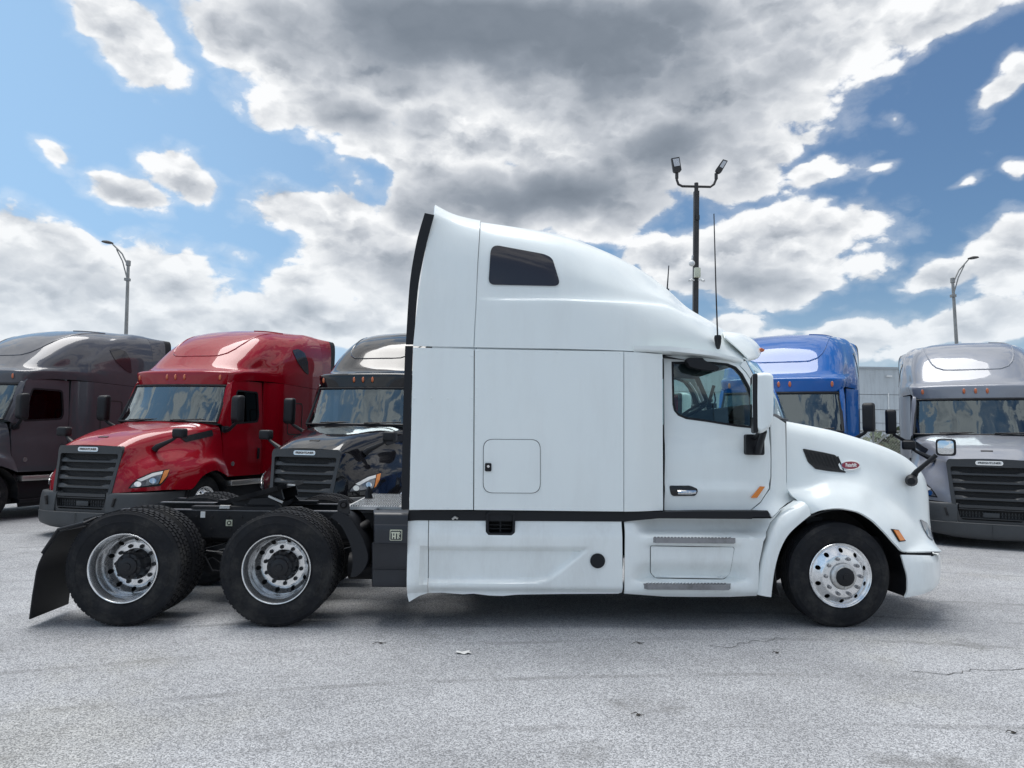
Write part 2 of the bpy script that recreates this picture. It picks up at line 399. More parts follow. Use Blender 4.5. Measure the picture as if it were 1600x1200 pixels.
def text_mesh(bm, s, size, mt, extrude=.002, shear=0., width=None, bold=0.):
    cu = bpy.data.curves.new('t', 'FONT'); cu.body = s; cu.size = size; cu.extrude = extrude; cu.shear = shear
    cu.align_x = 'CENTER'; cu.align_y = 'CENTER'; cu.offset = bold; cu.resolution_u = 3
    o = bpy.data.objects.new('t', cu); col.objects.link(o)
    dg = bpy.context.evaluated_depsgraph_get(); me = bpy.data.meshes.new_from_object(o.evaluated_get(dg))
    co = np.array([v.co[:] for v in me.vertices])
    if width and len(co):
        k = width/(co[:, 0].max()-co[:, 0].min()); me.transform(Matrix.Diagonal((k, 1, 1, 1)))
    me.transform(mt); bm.from_mesh(me)
    bpy.data.objects.remove(o); bpy.data.meshes.remove(me); bpy.data.curves.remove(cu)

# ------------------------------------------------------------ ground
def ground():
    m = bpy.data.materials.new('worn_asphalt'); m.use_nodes = True; t = m.node_tree; b = t.nodes['Principled BSDF']
    tc = N('ShaderNodeTexCoord', nt=t); P = tc.outputs['Object']
    fine = noise(P, 150, 3, .75, nt=t, zs=1); mid = noise(P, 62, 3, .6, (4,4,4), nt=t, zs=1)
    vor = N('ShaderNodeTexVoronoi', nt=t); vor.inputs['Scale'].default_value = 140; t.links.new(P, vor.inputs['Vector'])
    slow = noise(P, .35, 5, .6, (7,2,1), nt=t, zs=1); pat = noise(P, 1.4, 5, .65, (1,5,1), nt=t, zs=1)
    vcol = N('ShaderNodeSeparateColor', nt=t); t.links.new(vor.outputs['Color'], vcol.inputs[0])
    g = math_('ADD', math_('MULTIPLY', vcol.outputs[0], .55, nt=t), math_('MULTIPLY', fine.outputs[0], .6, nt=t), nt=t)
    stone = mixc(rng(g, .25, .95, nt=t), (.15,.154,.163), (.56,.568,.585), nt=t)
    # dark pits between the stones
    pit = rng(mid.outputs[0], .26, .42, .55, 1, nt=t)
    s1 = rng(slow.outputs[0], .35, .68, .82, 1.08, nt=t); s2 = rng(pat.outputs[0], .3, .7, .90, 1.04, nt=t)
    k = math_('MULTIPLY', math_('MULTIPLY', s1, s2, nt=t), pit, nt=t)
    v = N('ShaderNodeVectorMath', nt=t, operation='SCALE'); t.links.new(stone, v.inputs[0]); t.links.new(k, v.inputs['Scale'])
    # oil stains, scattered, each with its own outline
    st = noise(P, .9, 4, .7, (11,3,2), nt=t, zs=1); sf = rng(st.outputs[0], .57, .72, 0, .50, nt=t)
    out = mixc(sf, v.outputs[0], (.10,.098,.092), nt=t)
    # faint curved tyre scuffs
    mp = N('ShaderNodeMapping', nt=t); t.links.new(P, mp.inputs[0]); mp.inputs['Location'].default_value = (-2.5, 9.2, 0)
    wv = N('ShaderNodeTexWave', nt=t, wave_type='RINGS', rings_direction='Z'); wv.inputs['Scale'].default_value = .33; wv.inputs['Distortion'].default_value = 1.2; wv.inputs['Detail'].default_value = 2
    t.links.new(mp.outputs[0], wv.inputs['Vector'])
    sc1 = math_('MULTIPLY', rng(wv.outputs[1], .965, 1., nt=t), rng(pat.outputs[0], .42, .60, 0, .38, nt=t), nt=t)
    out = mixc(sc1, out, (.10,.10,.10), nt=t)
    ye = noise(P, .55, 4, .6, (3,8,1), nt=t, zs=1); out = mixc(rng(ye.outputs[0], .52, .70, 0, .45, nt=t), out, mixc(1., out, (1.0,.97,.86), nt=t, mode='MULTIPLY'), nt=t)
    dbl = noise(P, 6, 5, .7, (2,9,5), nt=t, zs=1)
    out = mixc(rng(dbl.outputs[0], .66, .74, 0, .45, nt=t), out, (.09,.088,.085), nt=t)
    t.links.new(out, b.inputs['Base Color']); b.inputs['Roughness'].default_value = .88
    h = math_('ADD', math_('MULTIPLY', g, .6, nt=t), math_('MULTIPLY', mid.outputs[0], .8, nt=t), nt=t)
    bp = N('ShaderNodeBump', nt=t); bp.inputs['Strength'].default_value = .55; bp.inputs['Distance'].default_value = .006
    t.links.new(h, bp.inputs['Height']); t.links.new(bp.outputs[0], b.inputs['Normal'])
    bm = NB(); S = 900
    vs_ = [bm.verts.new(p) for p in ((-S,-60,0),(S,-60,0),(S,S,0),(-S,S,0))]; bm.faces.new(vs_)
    o = finish('ground', bm, m, smooth=False); tag(o, kind='structure')
ground()

# ------------------------------------------------------------ wheels (shared prototypes, axle along Y, outer face at y = 0 looking to -Y)
def holed_disc(bm, prof, r_hole, hr, n=10, depth=.012):
    """disc between prof radii with n round holes; prof: function r -> y ; prof radii r0<r1 around the holes"""
    r0, r1, f = prof; K = 24
    for s in range(n):
        a0 = 2*math.pi*(s-.5)/n; a1 = 2*math.pi*(s+.5)/n; am = (a0+a1)/2
        outer = []; q = K//4
        for i in range(q): outer.append((r0, a0+(a1-a0)*i/q))
        for i in range(q): outer.append((r0+(r1-r0)*i/q, a1))
        for i in range(q): outer.append((r1, a1+(a0-a1)*i/q))
        for i in range(q): outer.append((r1+(r0-r1)*i/q, a0))
        inner = []
        for (r, a) in outer:
            du = (a-am)*r_hole; dr = r-(r0+r1)/2; L = math.hypot(du/((a1-a0)*r_hole/2), dr/((r1-r0)/2))
            th = math.atan2(dr/((r1-r0)/2), du/((a1-a0)*r_hole/2)); inner.append((r_hole+hr*math.sin(th), am+hr*math.cos(th)/r_hole))
        def P(ra, dy=0): r, a = ra; return bm.verts.new((r*math.sin(a), f(r)+dy, r*math.cos(a)))
        O = [P(p) for p in outer]; I = [P(p) for p in inner]; D = [P(p, depth) for p in inner]
        for i in range(K):
            j = (i+1) % K
            bm.faces.new((O[i], O[j], I[j], I[i])); bm.faces.new((I[i], I[j], D[j], D[i]))
    bmesh.ops.remove_doubles(bm, verts=bm.verts, dist=1e-5)
def interp(tab):
    xs = [a for a, b in tab]; ys = [b for a, b in tab]
    return lambda r: float(np.interp(r, xs, ys))
def tyre(bm, Rr, W, rb, lugs=False, ribs=False):
    """outer sidewall near y=0"""
    h = Rr-rb
    side = [(rb, .035), (rb+.012, .018), (rb+.03, .010), (rb+h*.28, .002), (rb+h*.42, 0.), (rb+h*.50,.001),(rb+h*.505,-.0015),(rb+h*.54,-.0015),(rb+h*.545,.001), (rb+h*.68, .006), (rb+h*.80, .014), (rb+h*.83,.013),(rb+h*.86,.019), (rb+h*.93, .026), (Rr-.012 if lugs else Rr-.006, .034)]
    cr = []
    if ribs:
        ys = np.linspace(.034, W-.034, 6)
        for i in range(5):
            a, b = ys[i], ys[i+1]; cr += [(Rr, a+.003), (Rr, b-.010), (Rr-.012, b-.007), (Rr-.012, b-.001)] if i < 4 else [(Rr, a+.003), (Rr, b-.003)]
    else: cr = [(Rr-.014, .05), (Rr-.012, W/2), (Rr-.014, W-.05)]
    prof = side+cr+[(r, W-y) for r, y in reversed(side)]
    lathe(bm, prof, 96)
    if lugs:
        n = 60; rows = [(.030, .078), (.086, .132), (.148, .194), (.202, .250)]
        for ri, (a, b) in enumerate(rows):
            a *= W/.28; b *= W/.28
            for k in range(n):
                th = 2*math.pi*(k+(.5 if ri % 2 else 0)+random.uniform(-.03,.03))/n; w = 2*math.pi*Rr/n*.40
                rt = Rr; edge = ri in (0, 3)
                q = []
                for (dx, y, r) in ((-w, a, Rr-.035 if edge and ri == 0 else Rr-.02), (w, a, Rr-.035 if edge and ri == 0 else Rr-.02), (w, b, Rr-.035 if ri == 3 else Rr-.02), (-w, b, Rr-.035 if ri == 3 else Rr-.02),
                                   (-w*.92, a+.003, rt-(.004 if edge else 0)), (w*.92, a+.003, rt-(.004 if edge else 0)), (w*.92, b-.003, rt-(.004 if edge else 0)), (-w*.92, b-.003, rt-(.004 if edge else 0))):
                    an = th+dx/Rr; q.append(bm.verts.new((r*math.sin(an), y, r*math.cos(an))))
                for fc in ((4,5,6,7),(0,1,5,4),(1,2,6,5),(2,3,7,6),(3,0,4,7)): bm.faces.new([q[i] for i in fc])
def nuts(bm, n, rc, y, r=.0165, h=.03):
    for k in range(n):
        a = 2*math.pi*(k+.5)/n; c = (rc*math.sin(a), y, rc*math.cos(a))
        rg = [(r*1.25, 0), (r*1.25, -h*.2), (r, -h*.25), (r, -h*.9), (r*.75, -h), (.001, -h)]
        lathe(bm, rg, 6, c)
def drive_wheel(parent, Rr=.513):
    """outer wheel of a dual pair"""
    w = empty('dual_wheel', (0,0,0), parent=parent)
    b = NB(); tyre(b, Rr, .285, .30, lugs=True); finish('tyre', b, 'rubber', w, 40)
    b = NB()
    lathe(b, [(.299,.034),(.307,.020),(.309,.010),(.305,.005),(.298,.006),(.292,.014),(.288,.03),(.272,.055),(.268,.09),(.27,.10),(.262,.13),(.262,.19),(.258,.212),(.252,.226)], 72)
    f = interp([(.0,.29),(.202,.286),(.208,.284),(.214,.279),(.252,.226)])
    f = interp([(.19,.276),(.205,.274),(.222,.258),(.252,.226)])
    holed_disc(b, (.203,.252,f), .2275, .0205)
    lathe(b, [(.203,.274),(.200,.272),(.198,.262),(.194,.258),(.142,.258),(.138,.264),(.138,.30)], 72)
    finish('rim', b, 'alu', w, 28)
    b = NB(); lathe(b, [(.30,.04),(.285,.06),(.285,.24)], 48); lathe(b, [(.285,.30),(.12,.31)], 48); finish('brake_drum', b, 'chassis', w)
    b = NB(); nuts(b, 10, .1675, .258, .016, .028); n_ = finish('lug_nut', b, 'iron', w, 30); n_['kind'] = 'stuff'
    b = NB(); lathe(b, [(.138,.29),(.138,.24),(.128,.225),(.122,.20),(.118,.13),(.110,.118),(.085,.113),(.082,.098),(.070,.090),(.035,.088),(.032,.08),(.001,.078)], 40)
    for k in range(8):
        a = 2*math.pi*k/8; lathe(b, [(.014,0),(.014,-.016),(.001,-.018)], 6, (.097*math.sin(a), .118, .097*math.cos(a)))
        c = (.128*math.sin(a+.2), .20, .128*math.cos(a+.2)); box(b, c, (.022,.06,.022), (0, a+.2, 0))
    finish('hub', b, 'iron', w, 35)
    # inner wheel of the pair
    b = NB(); lug = NB(); tyre(b, Rr, .285, .30, lugs=True)
    bmesh.ops.translate(b, vec=(0,.335,0), verts=b.verts); finish('inner_tyre', b, 'rubber', w, 40)
    b = NB(); lathe(b, [(.30,.345),(.27,.36),(.262,.40),(.262,.60)], 48); finish('inner_rim', b, 'alu', w)
    return w
def steer_wheel(parent, Rr=.50, W=.28):
    w = empty('steer_wheel', (0,0,0), parent=parent)
    b = NB(); tyre(b, Rr, W, .292, ribs=True); finish('tyre', b, 'rubber', w, 40)
    b = NB()
    f = interp([(.19,-.030),(.205,-.022),(.235,.002),(.262,.022)])
    lathe(b, [(.296,.032),(.300,.018),(.301,.008),(.296,.002),(.289,.006),(.284,.016),(.275,.022),(.270,.024),(.262,.022)], 72)
    holed_disc(b, (.205,.262,f), .2335, .021)
    lathe(b, [(.205,-.022),(.196,-.030),(.190,-.032),(.125,-.032),(.120,-.028),(.120,0)], 72)
    finish('rim', b, 'alu', w, 25)
    b = NB(); lathe(b, [(.28,.045),(.272,.10),(.272,.24),(.1,.25)], 48); finish('brake_drum', b, 'chassis', w)
    b = NB(); nuts(b, 10, .1675, -.032, .015, .034); n_ = finish('lug_nut', b, 'tread', w, 30); n_['kind'] = 'stuff'
    b = NB(); lathe(b, [(.12,-.02),(.118,-.058),(.108,-.066),(.088,-.068),(.086,-.074)], 40)
    for k in range(6):
        a = 2*math.pi*k/6; lathe(b, [(.009,0),(.009,-.008),(.001,-.009)], 6, (.100*math.sin(a), -.067, .100*math.cos(a)))
    finish('hub', b, 'plate', w, 35)
    b = NB(); lathe(b, [(.086,-.066),(.084,-.086),(.070,-.094),(.030,-.096),(.028,-.104),(.001,-.105)], 32); finish('hub_cap', b, 'black', w, 35)
    return w

# ------------------------------------------------------------ the white truck (local frame: x forward, y away from the viewer, z up)
WT = empty('semi_truck', (-3.392, 6.56, 0), R(2.6))
tag(WT, 'white sleeper semi truck parked side-on in front of all the others, with no trailer', 'truck')
WTM = Matrix.Translation(WT.location) @ Matrix.Rotation(R(2.6), 4, 'Z'); WTI = WTM.inverted()
CO = WTI @ Vector((0, 0, CAMH))
def T(px, py, y):
    d = WTI.to_3x3() @ ray(px, py); return CO+d*((y-CO.y)/d.y)
def PF(pts, f, it=5):
    """outline in photograph measurements -> (x, z) on the surface y = f(x, z)"""
    out = []
    for px, py in pts:
        y = .1
        for _ in range(it): p = T(px, py, y); y = f(p.x, p.z)
        p = T(px, py, y); out.append((p.x, p.z))
    return out
def xz(px, py, y=.02): p = T(px, py, y); return p.x, p.z
def bvh_of(*obs):
    V = []; F = []
    for o in obs:
        n = len(V); V += [v.co.copy() for v in o.data.vertices]; F += [[i+n for i in p.vertices] for p in o.data.polygons]
    return BVHTree.FromPolygons(V, F)
def hit(bv, px, py):
    d = (WTI.to_3x3() @ ray(px, py)).normalized(); loc, nn, i, ds = bv.ray_cast(CO, d)
    if loc is None: return None, None
    if nn.dot(d) > 0: nn = -nn
    return loc, nn
def decal(name, bv, poly, m, off=.004, thick=.004, grid=4, parent=None):
    """thin piece laid on a curved body surface"""
    t = NB(); panel(t, poly, lambda x, z: 0, thick=0, grid=grid)
    for v in list(t.verts):
        loc, nn = hit(bv, v.co.x, v.co.z)
        if loc is None: t.verts.remove(v); continue
        v.co = loc+nn*off
    bmesh.ops.recalc_face_normals(t, faces=t.faces)
    if t.faces and sum(f.normal.y*f.calc_area() for f in t.faces) > 0: bmesh.ops.reverse_faces(t, faces=t.faces)
    bmesh.ops.solidify(t, geom=list(t.faces), thickness=-thick)
    return finish(name, t, m, parent or WT, 40)
MY = 1.22                                # centre plane of the truck
def pair(name, bm, m, parent, ang=35):
    """the near piece and its twin on the far side"""
    b2 = bm.copy()
    for v in b2.verts: v.co.y = 2*MY-v.co.y
    o = finish(name, bm, m, parent, ang); finish(name, b2, m, parent, ang); return o
def both(bm):
    """add the mirror image on the far side"""
    g = bmesh.ops.duplicate(bm, geom=list(bm.verts)+list(bm.edges)+list(bm.faces))
    vs_ = [v for v in g['geom'] if isinstance(v, bmesh.types.BMVert)]
    for v in vs_: v.co.y = 2*MY-v.co.y
    bmesh.ops.reverse_faces(bm, faces=[f for f in g['geom'] if isinstance(f, bmesh.types.BMFace)])

# --- sleeper side panels
xa = xz(975, 700)[0]; xb = xz(1036, 700, .15)[0]
def f_sl(x, z): return .02+.11*ss(x, xa+.05, xb+.12)+.006*ss(x, xa, xa+.01)
def side_panel(name, pts, f, m, holes=(), thick=.03, grid=.09, rad=0, mirror=True, parent=None, ang=30):
    o = PF(pts, f)
    if rad: o = rounded(o, rad)
    b = NB(); panel(b, o, f, holes, thick, grid)
    return (pair if mirror else finish)(name, b, m, parent or WT, ang)
slp = side_panel('sleeper_panel', [(645.5,543),(740.3,545.3),(739.3,796.5),(639.5,796.5)], f_sl, 'white')
side_panel('sleeper_panel', [(741.8,545.3),(974.3,549.3),(974.3,799.2),(740.8,796.7)], f_sl, 'white')
slp3 = side_panel('sleeper_panel', [(975.3,549.5),(1035,553.5),(1036,797.5),(975.3,799.3)], f_sl, 'white', grid=.05)
# rivets along the seams
bR = NB()
def rivet(px, py, y=.02, r=.009):
    p = T(px, py, y); bmesh.ops.create_uvsphere(bR, u_segments=6, v_segments=4, radius=r, matrix=Matrix.Translation(p) @ Matrix.Diagonal((1,.4,1,1)))
for k in range(18): rivet(744.5-k*.1, 549+k*14.2)
for k in range(8): rivet(737.5-k*.15, 556+k*33, r=.011)
for k in range(10): rivet(748+k*24.5, 548.5+k*.35)
for k in range(10): rivet(745+k*24.5, 794+k*.25)
for k in range(4): rivet(644+k*28, 792.5+k*.3, r=.010)
for k in range(3): rivet(648+k*26, 622.5, r=.012)
rv = finish('rivet', bR, 'white', WT); rv['kind'] = 'stuff'
# core behind the panel joints, closed cab floor, back wall
b = NB()
pa = T(660, 545, .06); pb = T(1030, 797, .06)
box(b, ((pa.x+xa)/2, MY, (pa.z+pb.z)/2), (xa-pa.x, 2*(MY-.065), pa.z-pb.z-.01)); box(b, ((xa+pb.x)/2-.03, MY, (pa.z+pb.z)/2), (pb.x-xa-.05, 2*(MY-.20), pa.z-pb.z-.012)); box(b, (pb.x-.02, MY, (pa.z+pb.z)/2), (.12, 2*(MY-.275), pa.z-pb.z-.014))
finish('sleeper_shell', b, 'gap', WT)
b = NB(); pc = T(1036, 800, .2)
box(b, ((pb.x-.1+T(1200, 800, .3).x)/2, MY, pc.z+.10), (T(1200, 800, .3).x-pb.x+.1, 1.9, .2)); finish('cab_floor', b, 'interior', WT)
# black sill strip under the cab and sleeper
b = NB()
def strip(pts, y0, th, m_='black', name='sill_strip'):
    t = NB(); q = [tuple(T(px, py, y0).xz) for px, py in pts]; panel(t, q, lambda x, z: y0, thick=th, grid=0); return pair(name, t, m_, WT)
strip([(638.5,797.5),(1036,800),(1100,798.6),(1200,798.6),(1204,808.5),(1176,808.5),(1175,811),(1030,810),(975,815),(638.5,813)], .07, .25)
# sleeper luggage door with its thin dark gasket and lock
so_ = rounded(PF([(755,686),(844.5,686.5),(844.5,771),(754.5,770.3)], f_sl), .09, 7)
b = NB(); panel(b, so_, lambda x, z: .0165, thick=.006, grid=0); finish('door_gasket', b, 'gap', WT)
cx = sum(p[0] for p in so_)/len(so_); cz = sum(p[1] for p in so_)/len(so_)
b = NB(); panel(b, [(cx+(x-cx)*.981, cz+(z-cz)*.981) for x, z in so_], lambda x, z: .012, thick=.012, grid=0)
ld = finish('luggage_door', b, 'white', WT)
b = NB(); p = T(762.8,730,.006); q = rounded([(p.x-.03,p.z-.038),(p.x+.03,p.z-.038),(p.x+.03,p.z+.038),(p.x-.03,p.z+.038)], .012, 3); panel(b, q, lambda x, z: 0., thick=.012, grid=0)
finish('lock', b, 'black', ld)
b = NB(); lathe(b, [(.014,-.008),(.012,-.012),(.006,-.012),(.005,-.006),(.001,-.006)], 14, (p.x,0,p.z+.008)); finish('key_barrel', b, 'chrome', ld)

# --- roof fairing
def rowp(l): return [T(*q) for q in l]+[T(l[-1][0]+1, l[-1][1]+2.5, MY)]
rear = [rowp([(645.5,540.5,.02),(649,505,.02),(654,462,.02),(663,400,.03),(671,360,.05),(679,332.5,.10)]),
        rowp([(690,541.5,.02),(691,505,.02),(694,462,.02),(700,405,.03),(706,370,.06),(711,345.5,.14)]),
        rowp([(739.8,542.3,.02),(741.5,505,.02),(743.5,470,.02),(746,410,.03),(748,378,.06),(749.6,352.8,.17)])]
b = NB(); skin(b, rear, 6, 6, (1, MY), .02); rf1 = finish('roof_fairing_rear', b, 'white', WT, 30)
front = [rowp([(741.2,542.5,.02),(743,505,.02),(744.8,470,.02),(747.5,410,.04),(749.4,378,.08),(751,353.2,.19)]),
 rowp([(800,543.8,.02),(800,505,.02),(800,470.5,.02),(801,415,.06),(802,377,.13),(803,358.5,.30)]),
 rowp([(870,544.8,.02),(870,507,.02),(870,470,.02),(871,425,.08),(872,387,.19),(874,370,.42)]),
 rowp([(930,546.3,.02),(930,510,.025),(930,472,.04),(932,438,.14),(936,409,.30),(941,393,.56)]),
 rowp([(983,548.3,.05),(983,514,.06),(983,474,.11),(985,453,.25),(987,433,.43),(991,417,.70)]),
 rowp([(1036,551.6,.21),(1036,518,.14),(1035,477.5,.27),(1035,466,.42),(1034,456,.62),(1035,446,.88)]),
 rowp([(1077,555,.275),(1078,524,.22),(1076,493,.40),(1075,489,.56),(1075,485,.74),(1077,482.5,.98)]),
 rowp([(1105,557,.285),(1107,534,.27),(1105,508,.50),(1104,504,.64),(1103,500.5,.80),(1104,498.5,1.02)]),
 rowp([(1138,562.5,.31),(1137,546,.36),(1134,530,.52),(1132,524,.66),(1131,519,.82),(1130,515,1.02)]),
 rowp([(1162,566,.36),(1162,559,.40),(1163,553,.54),(1166,550,.68),(1170,548,.84),(1174,547,1.02)])]
# upper crease: sharpen by crowding a second net line just above the third
for r in front[1:7]:
    a, c_ = r[2], r[3]
    r.insert(3, a.lerp(c_, .12)+Vector((0,.022,0)))
for r in (front[0], *front[7:]): r.insert(3, r[2].lerp(r[3], .12))
b = NB(); skin(b, front, 8, 6, (1, MY), .02); rf = finish('roof_fairing', b, 'white', WT, 40)
bv_roof = bvh_of(rf, rf1)
w_ = rounded([(767,382.5),(850,398),(862.5,404),(876,447.5),(763,445)], [14,10,10,12,10], 6)
decal('roof_window', bv_roof, w_, 'wash', .006, .006, 6)
# drip rail over the door, standing proud of the roof skirt
b = NB()
dr = [[T(990,540,.03),T(990,546,.035),T(990,549,.05)],[T(1037,540.5,.045),T(1037,547,.05),T(1037,552.5,.21)],[T(1080,545,.13),T(1080,551,.12),T(1080,556,.275)],[T(1120,551.5,.20),T(1120,556,.20),T(1120,560.5,.29)],[T(1160,562,.35),T(1160,565,.35),T(1160,567,.38)]]
skin(b, dr, 6, 3, None, .01); pair('drip_rail', b, 'white', WT, 50)
# sun visor over the windshield
def rw(l, y): return [T(px, py, y) for px, py in l]
vz = [rw([(1133,527),(1145,537),(1155,546),(1164,555),(1169,561),(1168,564),(1161,560)], .36),
      rw([(1130,519.5),(1149,524),(1167,535),(1180,548),(1184,558),(1177,562.5),(1163,557)], .54),
      rw([(1131,518.5),(1151,520.5),(1171,529),(1184,541),(1189,551.5),(1182,557),(1167,553)], .9),
      rw([(1130,518),(1151,520),(1172,528),(1185,539),(1190,549),(1184,555),(1168,552)], MY)]
b = NB(); skin(b, vz, 5, 5, (1, MY), .012); finish('sun_visor', b, 'white', WT, 50)
b = NB(); p = T(1189,547,.9); box(b, p, (.05,.09,.03), (0,.4,0), .01); finish('visor_marker_light', b, 'orange', WT)
# antennas
b = NB(); p0 = T(1122,543,.30); p1 = T(1121,524,.26)
tube(b, [T(1122,544,.31),T(1122,536,.27),T(1121.5,528,.25),T(1121.3,524,.25)], [.018,.030,.036,.030], 12); an = finish('antenna_base', b, 'black', WT)
b = NB(); tube(b, [T(1121.2,525,.25),T(1118.6,450,.27),T(1115.5,334,.30)], [.008,.0065,.005], 6); finish('antenna', b, 'steel', WT)
b = NB(); tube(b, [T(1042.5,452,2.1),T(1045,415,2.1)], [.009,.006], 6); finish('antenna', b, 'steel', WT)
b = NB(); p = T(1042.5,455,2.1); box(b, p-Vector((0,0,.02)), (.04,.04,.1)); finish('antenna_base', b, 'black', WT)
# rear edge rubber fairing of roof and sleeper (side extenders)
def ribbon(name, L, Rr_, y, th, m_):
    rows = [[T(a[0], a[1], y), T(c[0], c[1], y)] for a, c in zip(L, Rr_)]
    b = NB(); skin(b, rows, 5, 1, None, th); return pair(name, b, m_, WT, 40)
ribbon('side_extender', [(664,334),(650,385),(640,450),(634.5,538.5)], [(678.5,337),(663.8,394),(652.8,455),(647,538.5)], .05, .025, 'black')
ribbon('side_extender', [(633.5,541),(630.5,640),(627.5,795.5)], [(645.5,541),(642,640),(639.3,795.5)], .05, .025, 'black')

# --- door
zw = xz(1100, 660, .25)[1]
def f_dr(x, z):
    y = .185+.10*max(0, z-1.55)
    zc1 = xz(1120, 690, .2)[1]; zc2 = ZC2; zc3 = ZC3
    y += .018*ss(z, zc1+.03, zc1-.04)*-1+.018
    y += .022*(ss(z, zc2-.035, zc2+.01)) - .022*0
    y += .012*ss(z, zc3+.03, zc3-.02)
    return y
ZC2 = xz(1120, 757, .2)[1]; ZC3 = xz(1120, 776, .2)[1]
door_o = [(1037.6,555.5),(1075,557.5),(1105,559.5),(1130,562.5),(1145,566.5),(1156,572.5),(1165,582),(1175,597),(1186,620),(1195,645),(1202,672),(1203.6,700),(1203.8,745),(1201.5,763),(1188,784),(1172,797.3),(1038,797.3)]
win_o = [(1048.5,564.5),(1110,564.5),(1136.5,567),(1150.5,572.5),(1161,584),(1171.6,603.5),(1177.6,622),(1177,670),(1152,667.5),(1105,660),(1072,655.5),(1059,650),(1052.5,642),(1050,632)]
W2 = PF(win_o, f_dr); cxw = sum(p[0] for p in W2)/len(W2); czw = sum(p[1] for p in W2)/len(W2)
def shrink(P, d):
    n = len(P); out = []; A = sum(P[i][0]*P[(i+1) % n][1]-P[(i+1) % n][0]*P[i][1] for i in range(n)); sgn = 1 if A > 0 else -1
    for i in range(n):
        a = Vector(P[i-1]); p = Vector(P[i]); c = Vector(P[(i+1) % n])
        e1 = (p-a).normalized(); e2 = (c-p).normalized(); nn = (Vector((-e1.y, e1.x))+Vector((-e2.y, e2.x))); nn = nn.normalized()/max(.5, math.sqrt(max(.05,(1+e1.dot(e2))/2)))
        out.append(tuple(p+nn*d*sgn))
    return out
W1 = shrink(W2, .004); WI = shrink(W2, .024)
dz_in = lambda x, z: f_dr(x, z)+.045
D_O = PF(door_o, f_dr)
for far in (0, 1):
    dmir = lambda b: [setattr(v.co, 'y', 2*MY-v.co.y) for v in b.verts]
    b = NB(); panel(b, D_O, f_dr, [W1], .03, .045)
    if far: dmir(b)
    dr_ = finish('door', b, 'white', WT, 30)
    b = NB(); panel(b, shrink(D_O, .03), lambda x, z: f_dr(x, z)+.034, [WI], .03, .12)
    if far: dmir(b)
    finish('door_trim', b, 'interior', dr_, 30)
    b = NB(); panel(b, W1, lambda x, z: f_dr(x, z)-.004, [WI], .02, .1)
    if far: dmir(b)
    finish('window_seal', b, 'black', dr_, 40)
    b = NB(); panel(b, WI, lambda x, z: f_dr(x, z)+.012, (), .0, .15)
    if far: dmir(b)
    finish('window_pane', b, 'glass', dr_, 40)
    if not far: DOOR = dr_
bv_door = bvh_of(DOOR)
hp = rounded([(1045.5,759),(1078,759),(1089.5,763.5),(1090,769),(1086,774.5),(1051,775),(1047.5,771)], 3, 4)
decal('handle_recess', bv_door, hp, 'blackgloss', .003, .004, 8, DOOR)
b = NB(); y0 = f_dr(*xz(1070,768,.2))-.02
tube(b, [T(1059,769,y0),T(1066,769,y0-.004),T(1080,769,y0-.004),T(1087,768.5,y0)], [.019,.021,.021,.017], 10); finish('door_handle', b, 'chrome', DOOR)
decal('side_turn_light', bv_door, [(1186.5,760.5),(1194,761),(1181.5,777.5),(1172,777.5)], 'amber', .012, .012, 0, DOOR)
# look-down mirror over the door window
b = NB(); y0 = .19
o_ = [tuple(T(px, py, y0).xz) for px, py in [(1075.5,558.5),(1097.5,559.5),(1100,563.5),(1119,571.5),(1123,575),(1121,579),(1098,578.5),(1077,573),(1072,564)]]
panel(b, rounded(o_, .02, 3), lambda x, z: y0-.02, thick=.10, grid=0); finish('look_down_mirror', b, 'black', WT, 40)
b = NB(); o_ = [tuple(T(px, py, .33).xz) for px, py in [(1052,571),(1056,566),(1098,566),(1098,576),(1090,584),(1075,587),(1060,583)]]
panel(b, rounded(o_, .03, 4), lambda x, z: .33, thick=.05, grid=0); finish('sun_shade', b, 'black', WT, 40)

# --- cowl between door and hood, windshield pillar
xd = xz(1204, 700, .25)[0]; xh = xz(1228, 700, .35)[0]
def f_cw(x, z): return .215+.10*ss(x, xd-.02, xh+.05)+.04*max(0, z-1.55)-.13*ss(z, xz(1204,775,.25)[1], xz(1204,812,.2)[1])*ss(x, xd-.3, xd)
cw = [(1205,650),(1210,650.5),(1217,654.5),(1227,661),(1227.7,700),(1228.5,752),(1230.5,765),(1236,774),(1243.5,780.5),(1230,786),(1218,795.5),(1206,808),(1199.5,797.3),(1174,797.3),(1189,785.5),(1203.5,764),(1205.5,745),(1205.4,700)]
side_panel('cowl_panel', cw, f_cw, 'white', grid=.03)
pil = [(1157,571.5),(1160,566),(1165,563.5),(1171,575),(1182,596),(1194,621),(1203,641),(1207,650),(1205,652),(1203,668),(1196,644),(1187,619),(1176,596),(1166,581)]
side_panel('windshield_pillar', pil, lambda x, z: f_dr(x, z)+.004, 'white', grid=.06)
side_panel('door_header', [(1028,548),(1075,550),(1130,556),(1160,564),(1168,580),(1150,573),(1130,566),(1100,563),(1034,560)], lambda x, z: f_dr(x, z)+.03, 'white', grid=.1)
